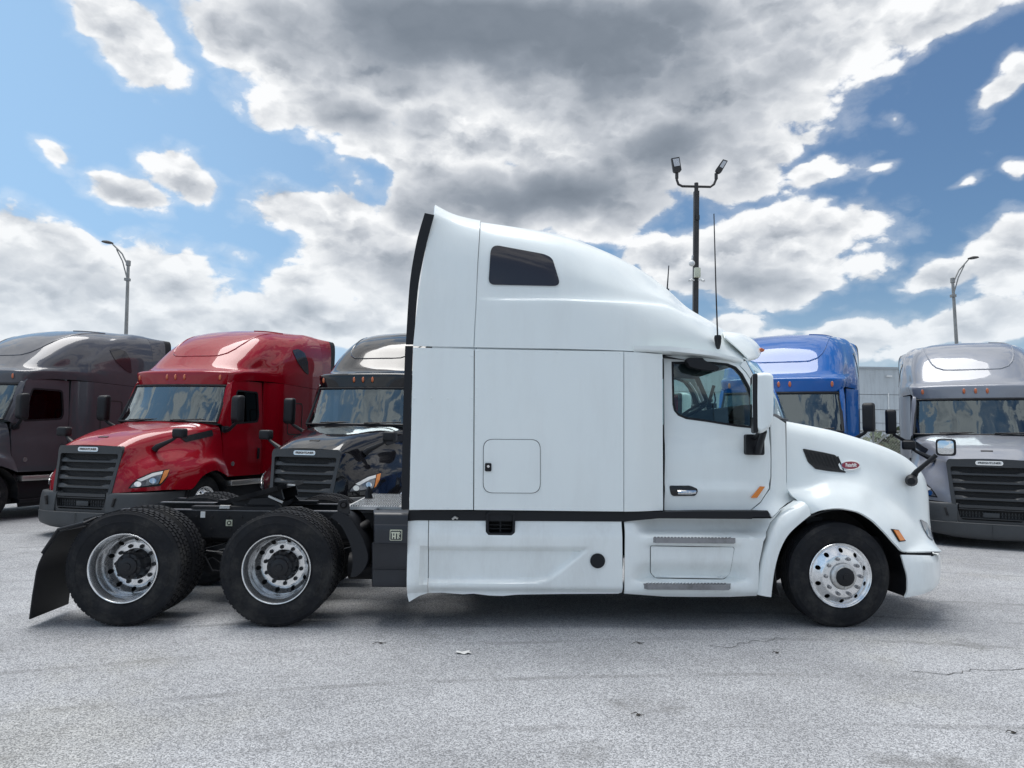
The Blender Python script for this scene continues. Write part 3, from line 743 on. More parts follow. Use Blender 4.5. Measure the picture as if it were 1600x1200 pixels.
# windshield
ws = [[T(1207,650,.33), T(1213,652,.45), T(1224,653,.8), T(1228,653,MY)],
      [T(1189,607,.36), T(1195,609,.48), T(1208,612,.8), T(1213,613,MY)],
      [T(1165,562,.40), T(1170,563,.52), T(1180,566,.85), T(1184,567,MY)]]
b = NB(); skin(b, ws, 5, 5, (1, MY)); finish('windshield', b, 'glass', WT, 60)
b = NB()
for yy in (0, 1):
    k = [Vector((p.x, 2*MY-p.y, p.z)) if yy else p for p in (ws[0][0], ws[1][0], ws[2][0])]
    b = NB(); tube(b, [p+Vector((-.02,.03 if not yy else -.03,0)) for p in k], .03, 8); finish('windshield_seal', b, 'black', WT)
b = NB(); q = ws[0]; tube(b, [p+Vector((.0,0,-.03)) for p in q]+[Vector((p.x, 2*MY-p.y, p.z-.03)) for p in reversed(q[:-1])], .03, 6); finish('windshield_lower_seal', b, 'black', WT)
# wiper seen beyond the cowl
b = NB(); tube(b, [T(1207,648,.9),T(1211,640,.95),T(1209,634,1.0)], .012, 6); finish('wiper', b, 'black', WT)
# cab interior
b = NB()
h0 = T(1037,556,.25); h1 = T(1160,568,.40)
rowsh = [[Vector((h0.x, .27, h0.z-.02)), Vector((h0.x, .5, h0.z+.10)), Vector((h0.x, MY, h0.z+.14))], [Vector((h1.x, .42, h1.z-.02)), Vector((h1.x+.03, .6, h1.z)), Vector((h1.x+.08, MY, h1.z+.02))]]
skin(b, rowsh, 4, 3, (1, MY)); finish('headliner', b, 'interior', WT)
b = NB(); box(b, (h0.x-.10, MY, (h0.z+1.2)/2), (.04, 2.0, h0.z-1.2)); finish('cab_back_wall', b, 'interior', WT)
dx0 = T(1118,640,.8).x; dz = T(1150,637,.9).z
b = NB()
rows = []
for y in (.30, .6, .95, MY):
    e = T(1206,650,.33).x+ (.25 if y > .5 else .05)
    rows.append([Vector((dx0-.02, y, 1.35)), Vector((dx0-.05, y, dz-.18)), Vector((dx0+.02, y, dz-.03)), Vector((dx0+.14, y, dz)), Vector((e-.12, y, dz-.07)), Vector((e-.02, y, dz-.13))])
skin(b, rows, 3, 3, (1, MY)); finish('dashboard', b, 'interior', WT)
b = NB(); bar(b, (dx0-.07, .45, dz-.30), (dx0-.07, .85, dz-.30), .02, .12); finish('air_outlet', b, 'interior2', WT); b = NB(); box(b, (dx0-.09, 1.22, dz-.25), (.08,.30,.22)); finish('dashboard_panel', b, 'interior2', WT)
def wheel_ring(c, r, tilt, parent, name='steering_wheel'):
    b = NB(); m = Matrix.Translation(c) @ Euler((0, tilt, 0)).to_matrix().to_4x4()
    pts = [m @ Vector((r*math.cos(a), r*math.sin(a), 0)) for a in np.linspace(0, 2*math.pi, 29)]
    tube(b, pts, .017, 8, caps=False)
    for a in (0.3, 2.84, 4.71): tube(b, [m @ Vector((0,0,-.03)), m @ Vector((r*math.cos(a), r*math.sin(a), 0))], .016, 6)
    tube(b, [m @ Vector((0,0,-.02)), m @ Vector((.05,0,-.45))], .04, 8); tube(b, [m @ Vector((0,0,.0)), m @ Vector((0,0,-.05))], .07, 12)
    return finish(name, b, 'black', parent)
wheel_ring(Vector((T(1085,640,1.75).x, 1.75, T(1085,640,1.75).z)), .225, -.55, WT)
for y in (.72, 1.72):
    xs_ = T(1012, 700, .9).x; b = NB()
    box(b, (xs_+.1, y, 1.55), (.5, .5, .14), None, .04); box(b, (xs_-.18, y, 1.95), (.14, .5, .8), (0,-.15,0), .05); box(b, (xs_-.26, y, 2.43), (.10,.28,.2), (0,-.1,0), .04)
    finish('seat', b, 'interior2', WT)
b = NB(); bar(b, (dx0-.02, 1.0, dz+.01), (dx0+.05, 1.0, dz+.24), .02, .03); box(b, (dx0+.03, 1.0, dz+.02), (.06,.12,.05)); finish('dash_bracket', b, 'black', WT); b = NB(); tube(b, [T(1114,640,.75),T(1118,625,.75),T(1116,613,.75)], .008, 6); finish('antenna_stub', b, 'black', WT)

# --- main mirrors and their arms
def mirror_at(far):
    s = lambda v: Vector((v.x, 2*MY-v.y, v.z)) if far else v
    rt = empty('side_mirror', (0,0,0), parent=WT)
    pv = s(Vector((T(1193,630,-.16).x, -.16, 0)))
    toe = lambda b: b.transform(Matrix.Translation(pv) @ Matrix.Rotation(R(17 if far else -17), 4, 'Z') @ Matrix.Translation(-pv))
    b = NB()
    prof = [(1182.5,584,0),(1192,583.5,0),(1201,585,0),(1205.5,590,0),(1206,620,0),(1205.5,652,0),(1203,663,0),(1197,671.5,0),(1188,677,0),(1182,673,0)]
    rows = []
    for y, k in ((-.31,.86),(-.30,.94),(-.24,1),(-.10,1),(-.03,.95),(-.015,.87)):
        c = T(1193,630,-.16); r_ = []
        for px, py, _ in prof:
            p = T(px, py, -.16); r_.append(s(Vector((c.x+(p.x-c.x)*(k if px > 1184 else 1), y, c.z+(p.z-c.z)*k))))
        r_.append(r_[0].copy()); rows.append(r_)
    skin(b, rows, 2, 3)
    for i in (0, -1):
        A = smooth_grid([rows[i], rows[i]], 1, 3)[0]; b.faces.new([b.verts.new(p) for p in A[:-1]])
    bmesh.ops.remove_doubles(b, verts=b.verts, dist=2e-4)
    toe(b); finish('mirror_housing', b, 'white', rt, 45)
    b = NB(); c = T(1179.5,630,-.16); z0 = T(1181,677,-.16).z; z1 = T(1179,585.5,-.16).z
    vs_ = box(b, (c.x, -.165, (z0+z1)/2), (.045,.30,z1-z0), None, .018)
    if far: [setattr(v.co, 'y', 2*MY-v.co.y) for v in b.verts]
    toe(b); finish('mirror_frame', b, 'black', rt, 40)
    b = NB(); box(b, (c.x-.024, -.165, (z0+z1)/2+.06), (.004,.24,(z1-z0)*.7))
    if far: [setattr(v.co, 'y', 2*MY-v.co.y) for v in b.verts]
    toe(b); finish('mirror_glass', b, 'mirror', rt)
    b = NB(); a0 = T(1163.5,678.5,.17); a1 = T(1192.5,711,.17)
    q = rounded([(a0.x,a1.z),(a1.x,a1.z),(a1.x,a0.z),(a0.x,a0.z)], .02, 3); panel(b, q, lambda x, z: .135, thick=.06, grid=0)
    tube(b, [T(1184,706,.12),T(1186,698,.06),T(1190,686,-.03),T(1193,674,-.12)], [.035,.032,.030,.032], 10)
    tube(b, [T(1180,684,.12),T(1184,680,.02),T(1188,673,-.10)], [.028,.024,.024], 8)
    if far: [setattr(v.co, 'y', 2*MY-v.co.y) for v in b.verts]
    finish('mirror_arm', b, 'black', rt, 40)
mirror_at(0); mirror_at(1)

# --- hood with fenders
def hr(l):
    y0 = l[0][2]; return [T(l[0][0]+.5, l[0][1]+1.2, MY), T(l[0][0]+.2, l[0][1]+.6, y0+(MY-y0)*.5)]+[T(*q) for q in l]
hood = [
 hr([(1228.7,658.5,.52),(1229,671,.40),(1229,715,.345),(1229.8,762,.32),(1236,772,.25),(1245,781,.22),(1268,803,.15)]),
 hr([(1262,664.8,.53),(1262,678,.41),(1261,718,.355),(1262,757,.315),(1266,768,.25),(1272,781,.17),(1286,796.5,.10)]),
 hr([(1300,672.8,.55),(1300,688,.43),(1300,723,.37),(1300,748,.315),(1301,760,.24),(1303,773,.155),(1309,794,.07)]),
 hr([(1345,685.8,.58),(1345,702,.46),(1342,733,.39),(1340,753,.315),(1339,764,.24),(1338,778,.155),(1337,798.5,.07)]),
 hr([(1384,699.3,.62),(1384,716,.50),(1380,745,.42),(1375,769,.33),(1371,780,.26),(1366,794,.165),(1361,811,.07)]),
 hr([(1414,714.2,.67),(1415,731,.55),(1411,762,.46),(1404,790,.37),(1399,800,.27),(1392,814,.16),(1382,831,.07)]),
 hr([(1434,731,.74),(1438,747,.62),(1436,782,.53),(1428,812,.42),(1422,820,.30),(1413,835,.18),(1401,852,.08)]),
 hr([(1443,743,.84),(1447.5,762,.71),(1448.5,797,.62),(1446,828,.48),(1440,838,.34),(1430,850,.22),(1412,861.5,.11)]),
 hr([(1446.5,752,.95),(1450.5,772,.86),(1452,805,.78),(1454,834,.58),(1456,845,.44),(1458,853,.30),(1463,861,.24)]),
 hr([(1447.5,762,1.02),(1451,782,.98),(1453,812,.95),(1456,838,.90),(1459,850,.88),(1460,856,.87),(1463,863,.86)])]
b = NB(); skin(b, hood, 6, 5, (1, MY), .02); hd = finish('hood', b, 'white', WT, 40)
bv_h = bvh_of(hd)
vent = rounded([(1253.6,701),(1286,707),(1304,711),(1311,718),(1311.5,729),(1322,739),(1296,736.5),(1274,733),(1262,722)], 2.5, 3)
vf = decal('hood_vent', bv_h, vent, 'mesh', .003, .006, 8)
b = NB()
for k in range(9):                       # slats in the vent
    px = 1260+k*6; a, _ = hit(bv_h, px, 705+k*1.0); c_, _ = hit(bv_h, px+9, 722+k*1.6)
    if a and c_: bar(b, a+Vector((0,-.012,0)), c_+Vector((0,-.012,0)), .006, .012)
finish('vent_slat', b, 'mesh', vf)
el_ = lambda cx, cy, rx, ry, n=28: [(cx+rx*math.cos(2*math.pi*k/n), cy-ry*math.sin(2*math.pi*k/n)) for k in range(n)]
decal('badge_bezel', bv_h, el_(1326.5,727.8,17.5,9.3), 'white', .0045, .006, 0)
bd = decal('badge', bv_h, el_(1327,727.8,14.8,7.2), 'chrome', .013, .006, 0)
decal('badge_field', bv_h, el_(1327,727.8,13.6,6.1), 'red_badge', .018, .004, 0, bd)
loc, nn = hit(bv_h, 1327, 727.8)
def face_frame(loc, nn, roll=0):
    z = nn.normalized(); x = Vector((0,0,1)).cross(z).normalized(); y = z.cross(x)
    return Matrix.Translation(loc) @ Matrix((x, y, z)).transposed().to_4x4() @ Matrix.Rotation(roll, 4, 'Z')
b = NB(); text_mesh(b, 'Peterbilt', .055, face_frame(loc+nn*.0235, nn, R(2)), .0012, .35, width=.125, bold=.001); finish('badge_lettering', b, 'badge_white', bd, smooth=False)
mk = decal('side_marker', bv_h, [(1391,826.5),(1403,828),(1414.5,845.5),(1404,847)], 'black', .004, .004, 0)
decal('marker_lens', bv_h, [(1394.5,828.3),(1402,829.3),(1412,844.3),(1404.5,845.2)], 'amber', .010, .008, 0, mk)
hl = decal('headlight', bv_h, rounded([(1436.5,811.5),(1446,816),(1454,828),(1460.5,848),(1450,840),(1442,826)], 2, 3), 'lamp', .004, .008, 4)
# hood mirror on its stalk
hm = empty('hood_mirror', (0,0,0), parent=WT)
k0, kn = hit(bv_h, 1425, 752)
b = NB(); k1 = T(1424.5,751,.40)
tube(b, [T(1426,747,.60), T(1424.5,749.5,.50), T(1424,751,.40), T(1424,752,.36)], [.045,.055,.058,.035], 14)
tube(b, [T(1427,745,.44),T(1432,737,.40),T(1444,727,.34),T(1463,711,.28)], [.036,.026,.022,.022], 10); finish('mirror_stalk', b, 'black', hm, 40)
c = T(1478,699,.24)
def lens_head(parent, c, w, h, d, yaw, name):
    b = NB(); rows = []
    for t, k in ((-1,.86),(-.9,1.),(-.2,1.),(.5,.92),(.85,.7),(1,.35)):
        q = rounded([(-w/2,-h/2),(w/2,-h/2),(w/2,h/2),(-w/2,h/2)], .035, 3)
        rows.append([Vector((t*d/2, x*k, z*k)) for x, z in q]+[Vector((t*d/2, q[0][0]*k, q[0][1]*k))])
    skin(b, rows, 2, 1)
    for i in (0, -1): b.faces.new([b.verts.new(p) for p in rows[i][:-1]])
    bmesh.ops.remove_doubles(b, verts=b.verts, dist=1e-4)
    mt = Matrix.Translation(c) @ Matrix.Rotation(yaw, 4, 'Z'); b.transform(mt)
    o = finish(name, b, 'black', parent, 45)
    b = NB(); q = rounded([(-w/2*.8,-h/2*.8),(w/2*.8,-h/2*.8),(w/2*.8,h/2*.8),(-w/2*.8,h/2*.8)], .03, 3)
    vs_ = [b.verts.new((-d/2-.004-.012*(1-(x/w*2)**2)*(1-(z/h*2)**2), x, z)) for x, z in q]; cc = b.verts.new((-d/2-.022, 0, 0))
    for i in range(len(vs_)): b.faces.new((vs_[i], vs_[(i+1) % len(vs_)], cc))
    b.transform(mt); finish('mirror_glass', b, 'mirror', parent, 60)
lens_head(hm, T(1478.5,699,.24), .17, .165, .12, R(52), 'mirror_housing')

# --- bumper
bp_ = [rw([], 0)]
def brow(l): return [T(*q) for q in l]
bmp = [brow([(1408,866.8,.10),(1432,867.3,.11),(1450,867.8,.18),(1461,868,.36),(1466,867,.7),(1467,865,MY)]),
       brow([(1412,880,.085),(1435,880,.09),(1455,880,.16),(1465,880,.34),(1469,878,.7),(1470,874,MY)]),
       brow([(1418,905,.08),(1438,905,.085),(1457,904,.16),(1466.5,902,.34),(1470,897,.7),(1470,892,MY)]),
       brow([(1418,922,.085),(1438,921,.09),(1456,917,.16),(1465.5,913,.34),(1468,907,.7),(1469,900,MY)]),
       brow([(1414,934,.10),(1436,930,.11),(1452,925,.18),(1462,918,.36),(1466,910,.7),(1467,903,MY)])]
b = NB(); skin(b, bmp, 4, 5, (1, MY), .02); finish('bumper', b, 'white_low', WT, 40)
# black filler between the fender and the bumper
strip([(1411,860),(1455,859),(1459,869),(1411,869)], .22, .2, 'black', 'bumper_filler')
# --- fender rear piece (fixed to the steps fairing)
def arch_pt(px, py, y): return T(px, py, y)
fr = [[(1243,781.5,.24),(1252,783,.20),(1262,790,.14),(1267,804.5,.13)],
      [(1222,795,.20),(1232,800,.13),(1243,809,.09),(1250,818,.10)],
      [(1205,815,.17),(1213,820,.10),(1222,829,.07),(1230,838,.08)],
      [(1194,845,.15),(1201,850,.08),(1209,858,.06),(1217,865,.07)],
      [(1187,880,.12),(1193,885,.07),(1202,890,.05),(1210,893,.06)],
      [(1183,929,.10),(1189,930.5,.06),(1197,932,.05),(1205,933,.06)]]
b = NB(); skin(b, [[T(*q) for q in r] for r in fr], 5, 4, None, .03); pair('fender_rear_piece', b, 'white_low', WT, 40)
# wheel well liner
wc = T(1312, 900, .2)
b = NB(); n = 24; rows = []
for k in range(n+1):
    a = math.pi*(-.12+1.24*k/n); rows.append([Vector((wc.x-.66*math.cos(a), y, .50+.60*math.sin(a))) for y in (.13,.5,.95)])
skin(b, rows, 1, 1, None, .01)
pair('wheel_well_liner', b, 'chassis', WT)
b = NB()
box(b, (wc.x-.15, MY, 1.05), (2.0, 1.1, .9)); finish('engine_block', b, 'chassis', WT)
b = NB(); box(b, (wc.x+.5, MY, .62), (.5, 1.4, .35)); box(b, (wc.x+.62, MY, .85), (.12, 1.3, .4)); finish('bumper_beam', b, 'chassis', WT)

# --- steps fairing
xs0 = xz(975, 880, .05)[0]; xs1 = xz(1185, 880, .08)[0]
zt1 = xz(1080, 838, .05)[1]; zt1b = xz(1080, 846, .05)[1]; zt2 = xz(1080, 911, .04)[1]; zt2b = xz(1080, 920, .04)[1]
def win01(x, a, b, s): return ss(x, a-s, a+s)*(1-ss(x, b-s, b+s))
SX = [xz(p, 850, .05)[0] for p in (1010, 1158)]; SX2 = [xz(p, 910, .04)[0] for p in (1003, 1150)]
def f_st(x, z):
    y = .05+.04*ss(x, xs0+.6, xs1)
    y += .13*ss(z, zt1-.01, zt1+.05)*win01(x, SX[0]-.03, SX[1]+.25, .12)
    y += .05*ss(z, zt1+.02, xz(1080,812,.1)[1])
    y += .10*ss(z, zt2-.01, zt2+.02)*(1-ss(z, zt2+.03, zt2+.20))*win01(x, SX2[0]-.02, SX2[1]+.10, .10)
    y += .03*ss(z, zt1b-.02, zt1b-.05)*win01(x, SX[0], SX[1], .08)*(1-ss(z, zt2+.03, zt2-.02)) - .0
    y += .05*ss(z, zt2b-.02, zt2b-.10)
    return y
st = [(975.3,815.5),(1000,809.5),(1014,808),(1100,808.5),(1174,810.3),(1205,810),(1219,797),(1242,782),(1221,796),(1204,816),(1193,846),(1186,881),(1182,931),(1140,932.5),(1037,932),(975.3,927.5)]
o_ = PF(st, f_st); o_ = [tuple(p) for p in o_]
b = NB(); panel(b, o_, f_st, (), .02, .028); sf = pair('step_fairing', b, 'white_low', WT, 35)
bv_s = bvh_of(sf)
def outline_strip(name, bv, poly, wpx, m_, off=.003, parent=None):
    b = NB(); n = len(poly); pts = []
    P = [Vector(p) for p in poly]; c = sum(P, Vector((0,0)))/n
    ring = []
    for p in P:
        q = c+(p-c)*(1-wpx/ (p-c).length); A, na = hit(bv, *p); B_, nb = hit(bv, *q)
        if A and B_: ring.append((b.verts.new(A+na*off), b.verts.new(B_+nb*off)))
    for i in range(len(ring)):
        a, c2 = ring[i]; d, e = ring[(i+1) % len(ring)]; b.faces.new((a, d, e, c2))
    return finish(name, b, m_, parent or WT)
def dens(P, k=4):
    out = []
    for i in range(len(P)):
        a, c = P[i], P[(i+1) % len(P)]
        L = math.hypot(a[0]-c[0], a[1]-c[1]); m = max(1, int(L/k))
        out += [(a[0]+(c[0]-a[0])*j/m, a[1]+(c[1]-a[1])*j/m) for j in range(m)]
    return out
ap = dens(rounded([(1015.5,852),(1148,854.5),(1141,895),(1132,905.5),(1024,903.8),(1015.5,895)], 4, 3))
outline_strip('access_panel_joint', bv_s, ap, .9, 'gap', .002)
cc_ = (1081, 879); decal('access_panel', bv_s, [(cc_[0]+(x-cc_[0])*.985, cc_[1]+(y-cc_[1])*.97) for x, y in ap], 'white_low', .004, .006, 6)
def tread(name, zt, x0, x1, ya, yb, pxl):
    rt = empty(name, (0,0,0), parent=WT); b = NB()
    q = [tuple(p) for p in pxl]; cx_ = (x0+x1)/2
    pts = [(x0, ya+.10), (x0+.06, ya), (x1-.06, ya), (x1, ya+.10), (x1-.02, yb), (x0+.02, yb)]
    t = [b.verts.new((x, y, zt)) for x, y in pts]; u = [b.verts.new((x, y, zt-.045)) for x, y in pts]
    b.faces.new(t); b.faces.new(u)
    for i in range(6): b.faces.new((t[i], t[(i+1) % 6], u[(i+1) % 6], u[i]))
    finish('step_plate', b, 'tread', rt)
    b = NB(); k = int((x1-x0-.1)/.032)
    for i in range(k):
        for j in range(3): 
            x = x0+.06+i*(x1-x0-.12)/k+(j % 2)*.02; y = ya+.035+j*.033
            box(b, (x, y, zt+.002), (.018,.012,.010), (0,0,.5))
    g = finish('grip_stud', b, 'tread', rt, smooth=False); g['kind'] = 'stuff'
def TZ(px, py, y): return T(px, py, y)
a = T(1014.5,844,.03); c = T(1156,845,.03); tread('cab_step', T(1080,841,.03).z, a.x, c.x, .02, .17, [])
a = T(1001.5,917,.03); c = T(1147,918,.03); tread('cab_step', T(1080,913.5,.02).z, a.x, c.x, .005, .14, [])

# --- long side skirt
POCK_O = [(669,840),(1,1)]
def pk(pts, y=.05): return [tuple(T(px, py, y).xz) for px, py in pts]
PO = pk([(655,853),(917,855),(921,858),(905,872),(872,898),(856,909),(838,913),(655,913)])
zsh = xz(800, 841, .05)[1]; ztop = xz(800, 812, .05)[1]; zlo = xz(800, 920, .05)[1]; zbt = xz(800, 928, .05)[1]
xr = xz(640, 880, .05)[0]; xr2 = xz(672, 880, .05)[0]
def f_sk(x, z):
    y = .045-.03*(1-ss(z, zsh-.04, zsh+.0))*0
    y += .035*ss(z, zsh, ztop)                      # upper band leans back
    y += .045*ss(z, zlo+.02, zbt)                   # turned-under lower edge
    d = sdpoly((x, z), PO)
    y += .055*ss(d, 0., .055)
    y += -.05*(1-ss(x, xr, xr2+.03))*ss(z, zbt+.5, zbt)
    return y
skl = [(670.5,811.5),(759,812),(759,831),(763,836),(799,836.5),(804.5,832),(805,812.5),(971,814),(971.6,925.5),(966,927.5),(880,928),(808,929),(785,931.2),(765,930.5),(740,927.5),(723,928.5),(690,926),(669.3,926.5)]
o_ = PF(skl, f_sk)
b = NB(); panel(b, o_, f_sk, (), .02, .017); sk = pair('side_skirt', b, 'white_low', WT, 35)
bsk = bvh_of(sk)
side_panel('skirt_flap', [(637.5,814.3),(669.3,811.6),(668.2,926.7),(655,931),(639,940.5),(636.5,930),(635.5,905)], f_sk, 'white_low', grid=.04, thick=.015)
decal('fuel_door', bsk, el_(933.5,876,11.6,11.6,32), 'black', .006, .01, 0)
# hollow behind the vent cut-out
b = NB(); v0 = T(760,803,.10); v1 = T(804,836,.10)
box(b, ((v0.x+v1.x)/2, .30, (v0.z+v1.z)/2), (v1.x-v0.x+.06, .05, v0.z-v1.z+.1)); 
finish('skirt_vent_back', b, 'chassis', WT)
b = NB(); fo = rounded(pk([(759.5,803),(766,798.5),(800,798.5),(805.5,803),(804.5,832),(799,837),(764,836.5),(760,832)], .05), .01, 2)
panel(b, fo, lambda x, z: .048, [shrink(fo, .022)], .08, 0); vfm = finish('skirt_vent_frame', b, 'black', WT)
b = NB()
for k in range(5): bar(b, (v0.x+.03, .13, v0.z-.03-k*.035), (v1.x-.03, .13, v0.z-.03-k*.035), .05, .006)
bar(b, ((v0.x+v1.x)/2, .12, v1.z+.02), ((v0.x+v1.x)/2, .12, v0.z), .02, .012, (1,0,0)); finish('vent_slat', b, 'black', vfm)
b = NB(); p = T(712,809,.05); tube(b, [T(707,811,.05),T(711,808,.04),T(715,810,.05)], .012, 6); finish('latch', b, 'plate', WT)
# body of tanks behind skirts, keeps the underside closed
b = NB(); c0 = T(640, 900, .3); c1 = T(1180, 900, .3)
for yy in (.50, 2*MY-.50):
    tube(b, [(c0.x+.1, yy, .66), (c1.x-1.3, yy, .66)], .30, 24)
finish('fuel_tank', b, 'chassis', WT)
b = NB(); box(b, ((c0.x+c1.x)/2+.3, MY, .78), (c1.x-c0.x-.6, 1.3, .40)); box(b, (c1.x-.5, MY, .6), (1.0, 1.9, .3)); finish('underbody', b, 'chassis', WT)

# --- frame and running gear behind the cab
ryt = T(400, 797.5, .78).z; x_r = T(196, 797, .78).x; x_f = T(1180, 797, .78).x
for yy in (.82, 2*MY-.82):
    s_ = 1 if yy < MY else -1
    b = NB(); t_ = .010; h_ = .27
    box(b, ((x_r+x_f)/2, yy-.035*s_, ryt-h_/2), (x_f-x_r, t_, h_))
    box(b, ((x_r+x_f)/2, yy, ryt-h_+.004), (x_f-x_r+.002, .085, .010))
    fr_ = finish('frame_rail', b, 'steel', WT)
    b = NB(); box(b, ((x_r+x_f)/2, yy, ryt-.004), (x_f-x_r+.002, .085, .010)); finish('top_flange', b, 'flange', fr_)
    b = NB()
    for k in range(26):
        for zz in (-.07, -.19): lathe(b, [(.014,0),(.014,-.012),(.001,-.014)] if s_ > 0 else [(.014,0),(.014,.012),(.001,.014)], 6, (x_r+.15+k*.145+random.uniform(-.03,.03), yy-.041*s_, ryt+zz))
    g = finish('frame_bolt', b, 'chassis', WT); g['kind'] = 'stuff'
wx = [T(197, 892, .02).x, T(430, 893, .02).x]
AX = [T(197, 979, .14).x, T(434, 980, .14).x]
for x in AX:
    b = NB(); tube(b, [(x,.30,.53),(x,.9,.53)], .085, 14); tube(b, [(x,.9,.53),(x,1.05,.56),(x,1.22,.58),(x,1.4,.56),(x,1.55,.53)], [.10,.2,.25,.2,.10], 18); tube(b, [(x,1.5,.53),(x,2.14,.53)], .085, 14)
    tube(b, [(x,1.22,.58),(x+.35,1.22,.64)], [.16,.07], 14); finish('drive_axle', b, 'chassis', WT)
    for yy in (.86, 2*MY-.86):
        b = NB(); bar(b, (x-.05,yy,.42), (x+.62,yy,.60), .07, .05); bar(b, (x-.05,yy,.42), (x-.45,yy,.40), .07, .05); finish('trailing_arm', b, 'steel', WT)
        b = NB(); tube(b, [(x-.42,yy,.43),(x-.42,yy,.48),(x-.42,yy,.53),(x-.42,yy,.58),(x-.42,yy,.64),(x-.42,yy,.68)], [.09,.12,.115,.125,.12,.10], 18); finish('air_bag', b, 'rubber', WT)
        b = NB(); tube(b, [(x+.22,yy-.05,.40),(x+.12,yy-.05,.78)], .035, 10); tube(b, [(x+.22,yy-.05,.40),(x+.15,yy-.05,.62)], .045, 10); finish('shock_absorber', b, 'steel', WT)
        b = NB(); tube(b, [(x+.28,yy-.15,.62),(x+.44,yy-.15,.60)], .075, 14); tube(b, [(x+.20,yy-.15,.62),(x+.28,yy-.15,.62)], [.03,.06], 10); finish('brake_chamber', b, 'chassis', WT)
b = NB()
for x in (AX[0]-.35, AX[0]+.6, AX[1]-.35, AX[1]+.75): box(b, (x, MY, ryt-.14), (.10, .72, .2))
tube(b, [(AX[0]+.3,MY,.63),(AX[1]-.1,MY,.58)], .05, 12); tube(b, [(AX[1]+.35,MY,.64),(AX[1]+2.4,MY,.75)], .06, 12)
finish('crossmember', b, 'steel', WT)
b = NB()                                  # hoses and brackets between the wheels
for k in range(14):
    x = AX[0]+.45+random.uniform(0,.5); z = random.uniform(.45,.80); y = .75+random.uniform(-.12,.0)
    tube(b, [(x,y,z),(x+.1+random.uniform(-.1,.15),y-.03,z-.06+random.uniform(-.08,.12)),(x+.25,y+.02,z+random.uniform(-.15,.1))], random.uniform(.008,.02), 6)
    finish('air_hose', b, 'steel', WT); b = NB()
for k in range(10):
    x = AX[1]+.4+random.uniform(0,.5); z = random.uniform(.45,.85); y = .75
    tube(b, [(x,y,z),(x+.12,y-.05,z-.1+random.uniform(-.08,.12)),(x+.25,y,z+random.uniform(-.15,.1))], random.uniform(.008,.02), 6)
    finish('air_hose', b, 'steel', WT); b = NB()
b = NB(); p = T(321,804,.74); box(b, T(317,804,.745), (.045,.004,.06)); finish('sticker', b, 'badge_white', WT)
b = NB(); lathe(b, [(.022,0),(.022,-.006),(.010,-.006),(.010,-.008),(.001,-.008)], 16, tuple(T(358,817,.77))); box(b, T(358,817,.775), (.062,.006,.062)); finish('rail_tag', b, 'badge_cream', WT)
b = NB(); lathe(b, [(.022,0),(.022,-.003),(.013,-.003),(.013,-.0),], 16, tuple(T(358,817,.7665))); finish('tag_ring', b, 'black', WT)
# tank between the axles, low
b = NB(); tube(b, [(AX[0]+.45,1.0,.40),(AX[0]+.45,1.9,.40)], .12, 16); finish('air_tank', b, 'chassis', WT)
b = NB(); tube(b, [(AX[1]+.55,.62,.45),(AX[1]+1.25,.62,.45)], .13, 18); finish('air_tank', b, 'chassis', WT)

# wheels
for i, x in enumerate(AX):
    if i == 0: w0 = drive_wheel(WT); w0.location = (x, 0, .513)
    else: w1 = copy_tree(w0, WT); w1.location = (x, 0, .513); w1.rotation_euler = (0, R(11), 0)
for x in AX:
    w1 = copy_tree(w0, WT); w1.location = (x, 2*MY, .513); w1.rotation_euler = (0, 0, math.pi)
sw = steer_wheel(WT, .486); SWX = T(1313, 981, .12).x; sw.location = (SWX, .085, .486)
s2_ = copy_tree(sw, WT); s2_.location = (SWX, 2*MY-.085, .486); s2_.rotation_euler = (0, 0, math.pi)
b = NB(); tube(b, [(SWX,.38,.48),(SWX,.6,.42),(SWX,MY,.40),(SWX,2*MY-.6,.42),(SWX,2*MY-.38,.48)], .06, 10)
for yy in (.86, 2*MY-.86): bar(b, (SWX-.75,yy,.62), (SWX+.7,yy,.62), .08, .05)
finish('steer_axle', b, 'chassis', WT)
b = NB(); box(b, (SWX-.1, .5, .75), (.16,.2,.5)); finish('steering_knuckle', b, 'chassis', WT)

# fifth wheel
b = NB()
pl = [(T(308,793,.8).x, T(308,793,.8).z), (T(445,756,.8).x, T(445,756,.8).z)]
ang = math.atan2(pl[1][1]-pl[0][1], pl[1][0]-pl[0][0]); cxp = (pl[0][0]+pl[1][0])/2; czp = (pl[0][1]+pl[1][1])/2; Lp = math.hypot(pl[1][0]-pl[0][0], pl[1][1]-pl[0][1])
o2 = [(-Lp*.5,.28),(-Lp*.5,.16),(.05,.42),(Lp*.42,.46),(Lp*.5,.36),(Lp*.5,-.36),(Lp*.42,-.46),(.05,-.42),(-Lp*.5,-.16),(-Lp*.5,-.28),(-.1,-.05),(-.1,.05)]
top = [b.verts.new((x,y,0)) for x, y in o2]; bt = [b.verts.new((x*.98,y*.97,-.045)) for x, y in o2]
b.faces.new(top); b.faces.new(bt)
for i in range(len(o2)): b.faces.new((top[i], top[(i+1) % len(o2)], bt[(i+1) % len(o2)], bt[i]))
for yy in (-.30,.30): box(b, (.12,yy,-.09), (.5,.04,.12))
b.transform(Matrix.Translation((cxp, MY, czp)) @ Matrix.Rotation(-ang, 4, 'Y'))
bmesh.ops.triangulate(b, faces=[f for f in b.faces if len(f.verts) > 4])
fw = finish('fifth_wheel_plate', b, 'steel', WT, 30)
b = NB()
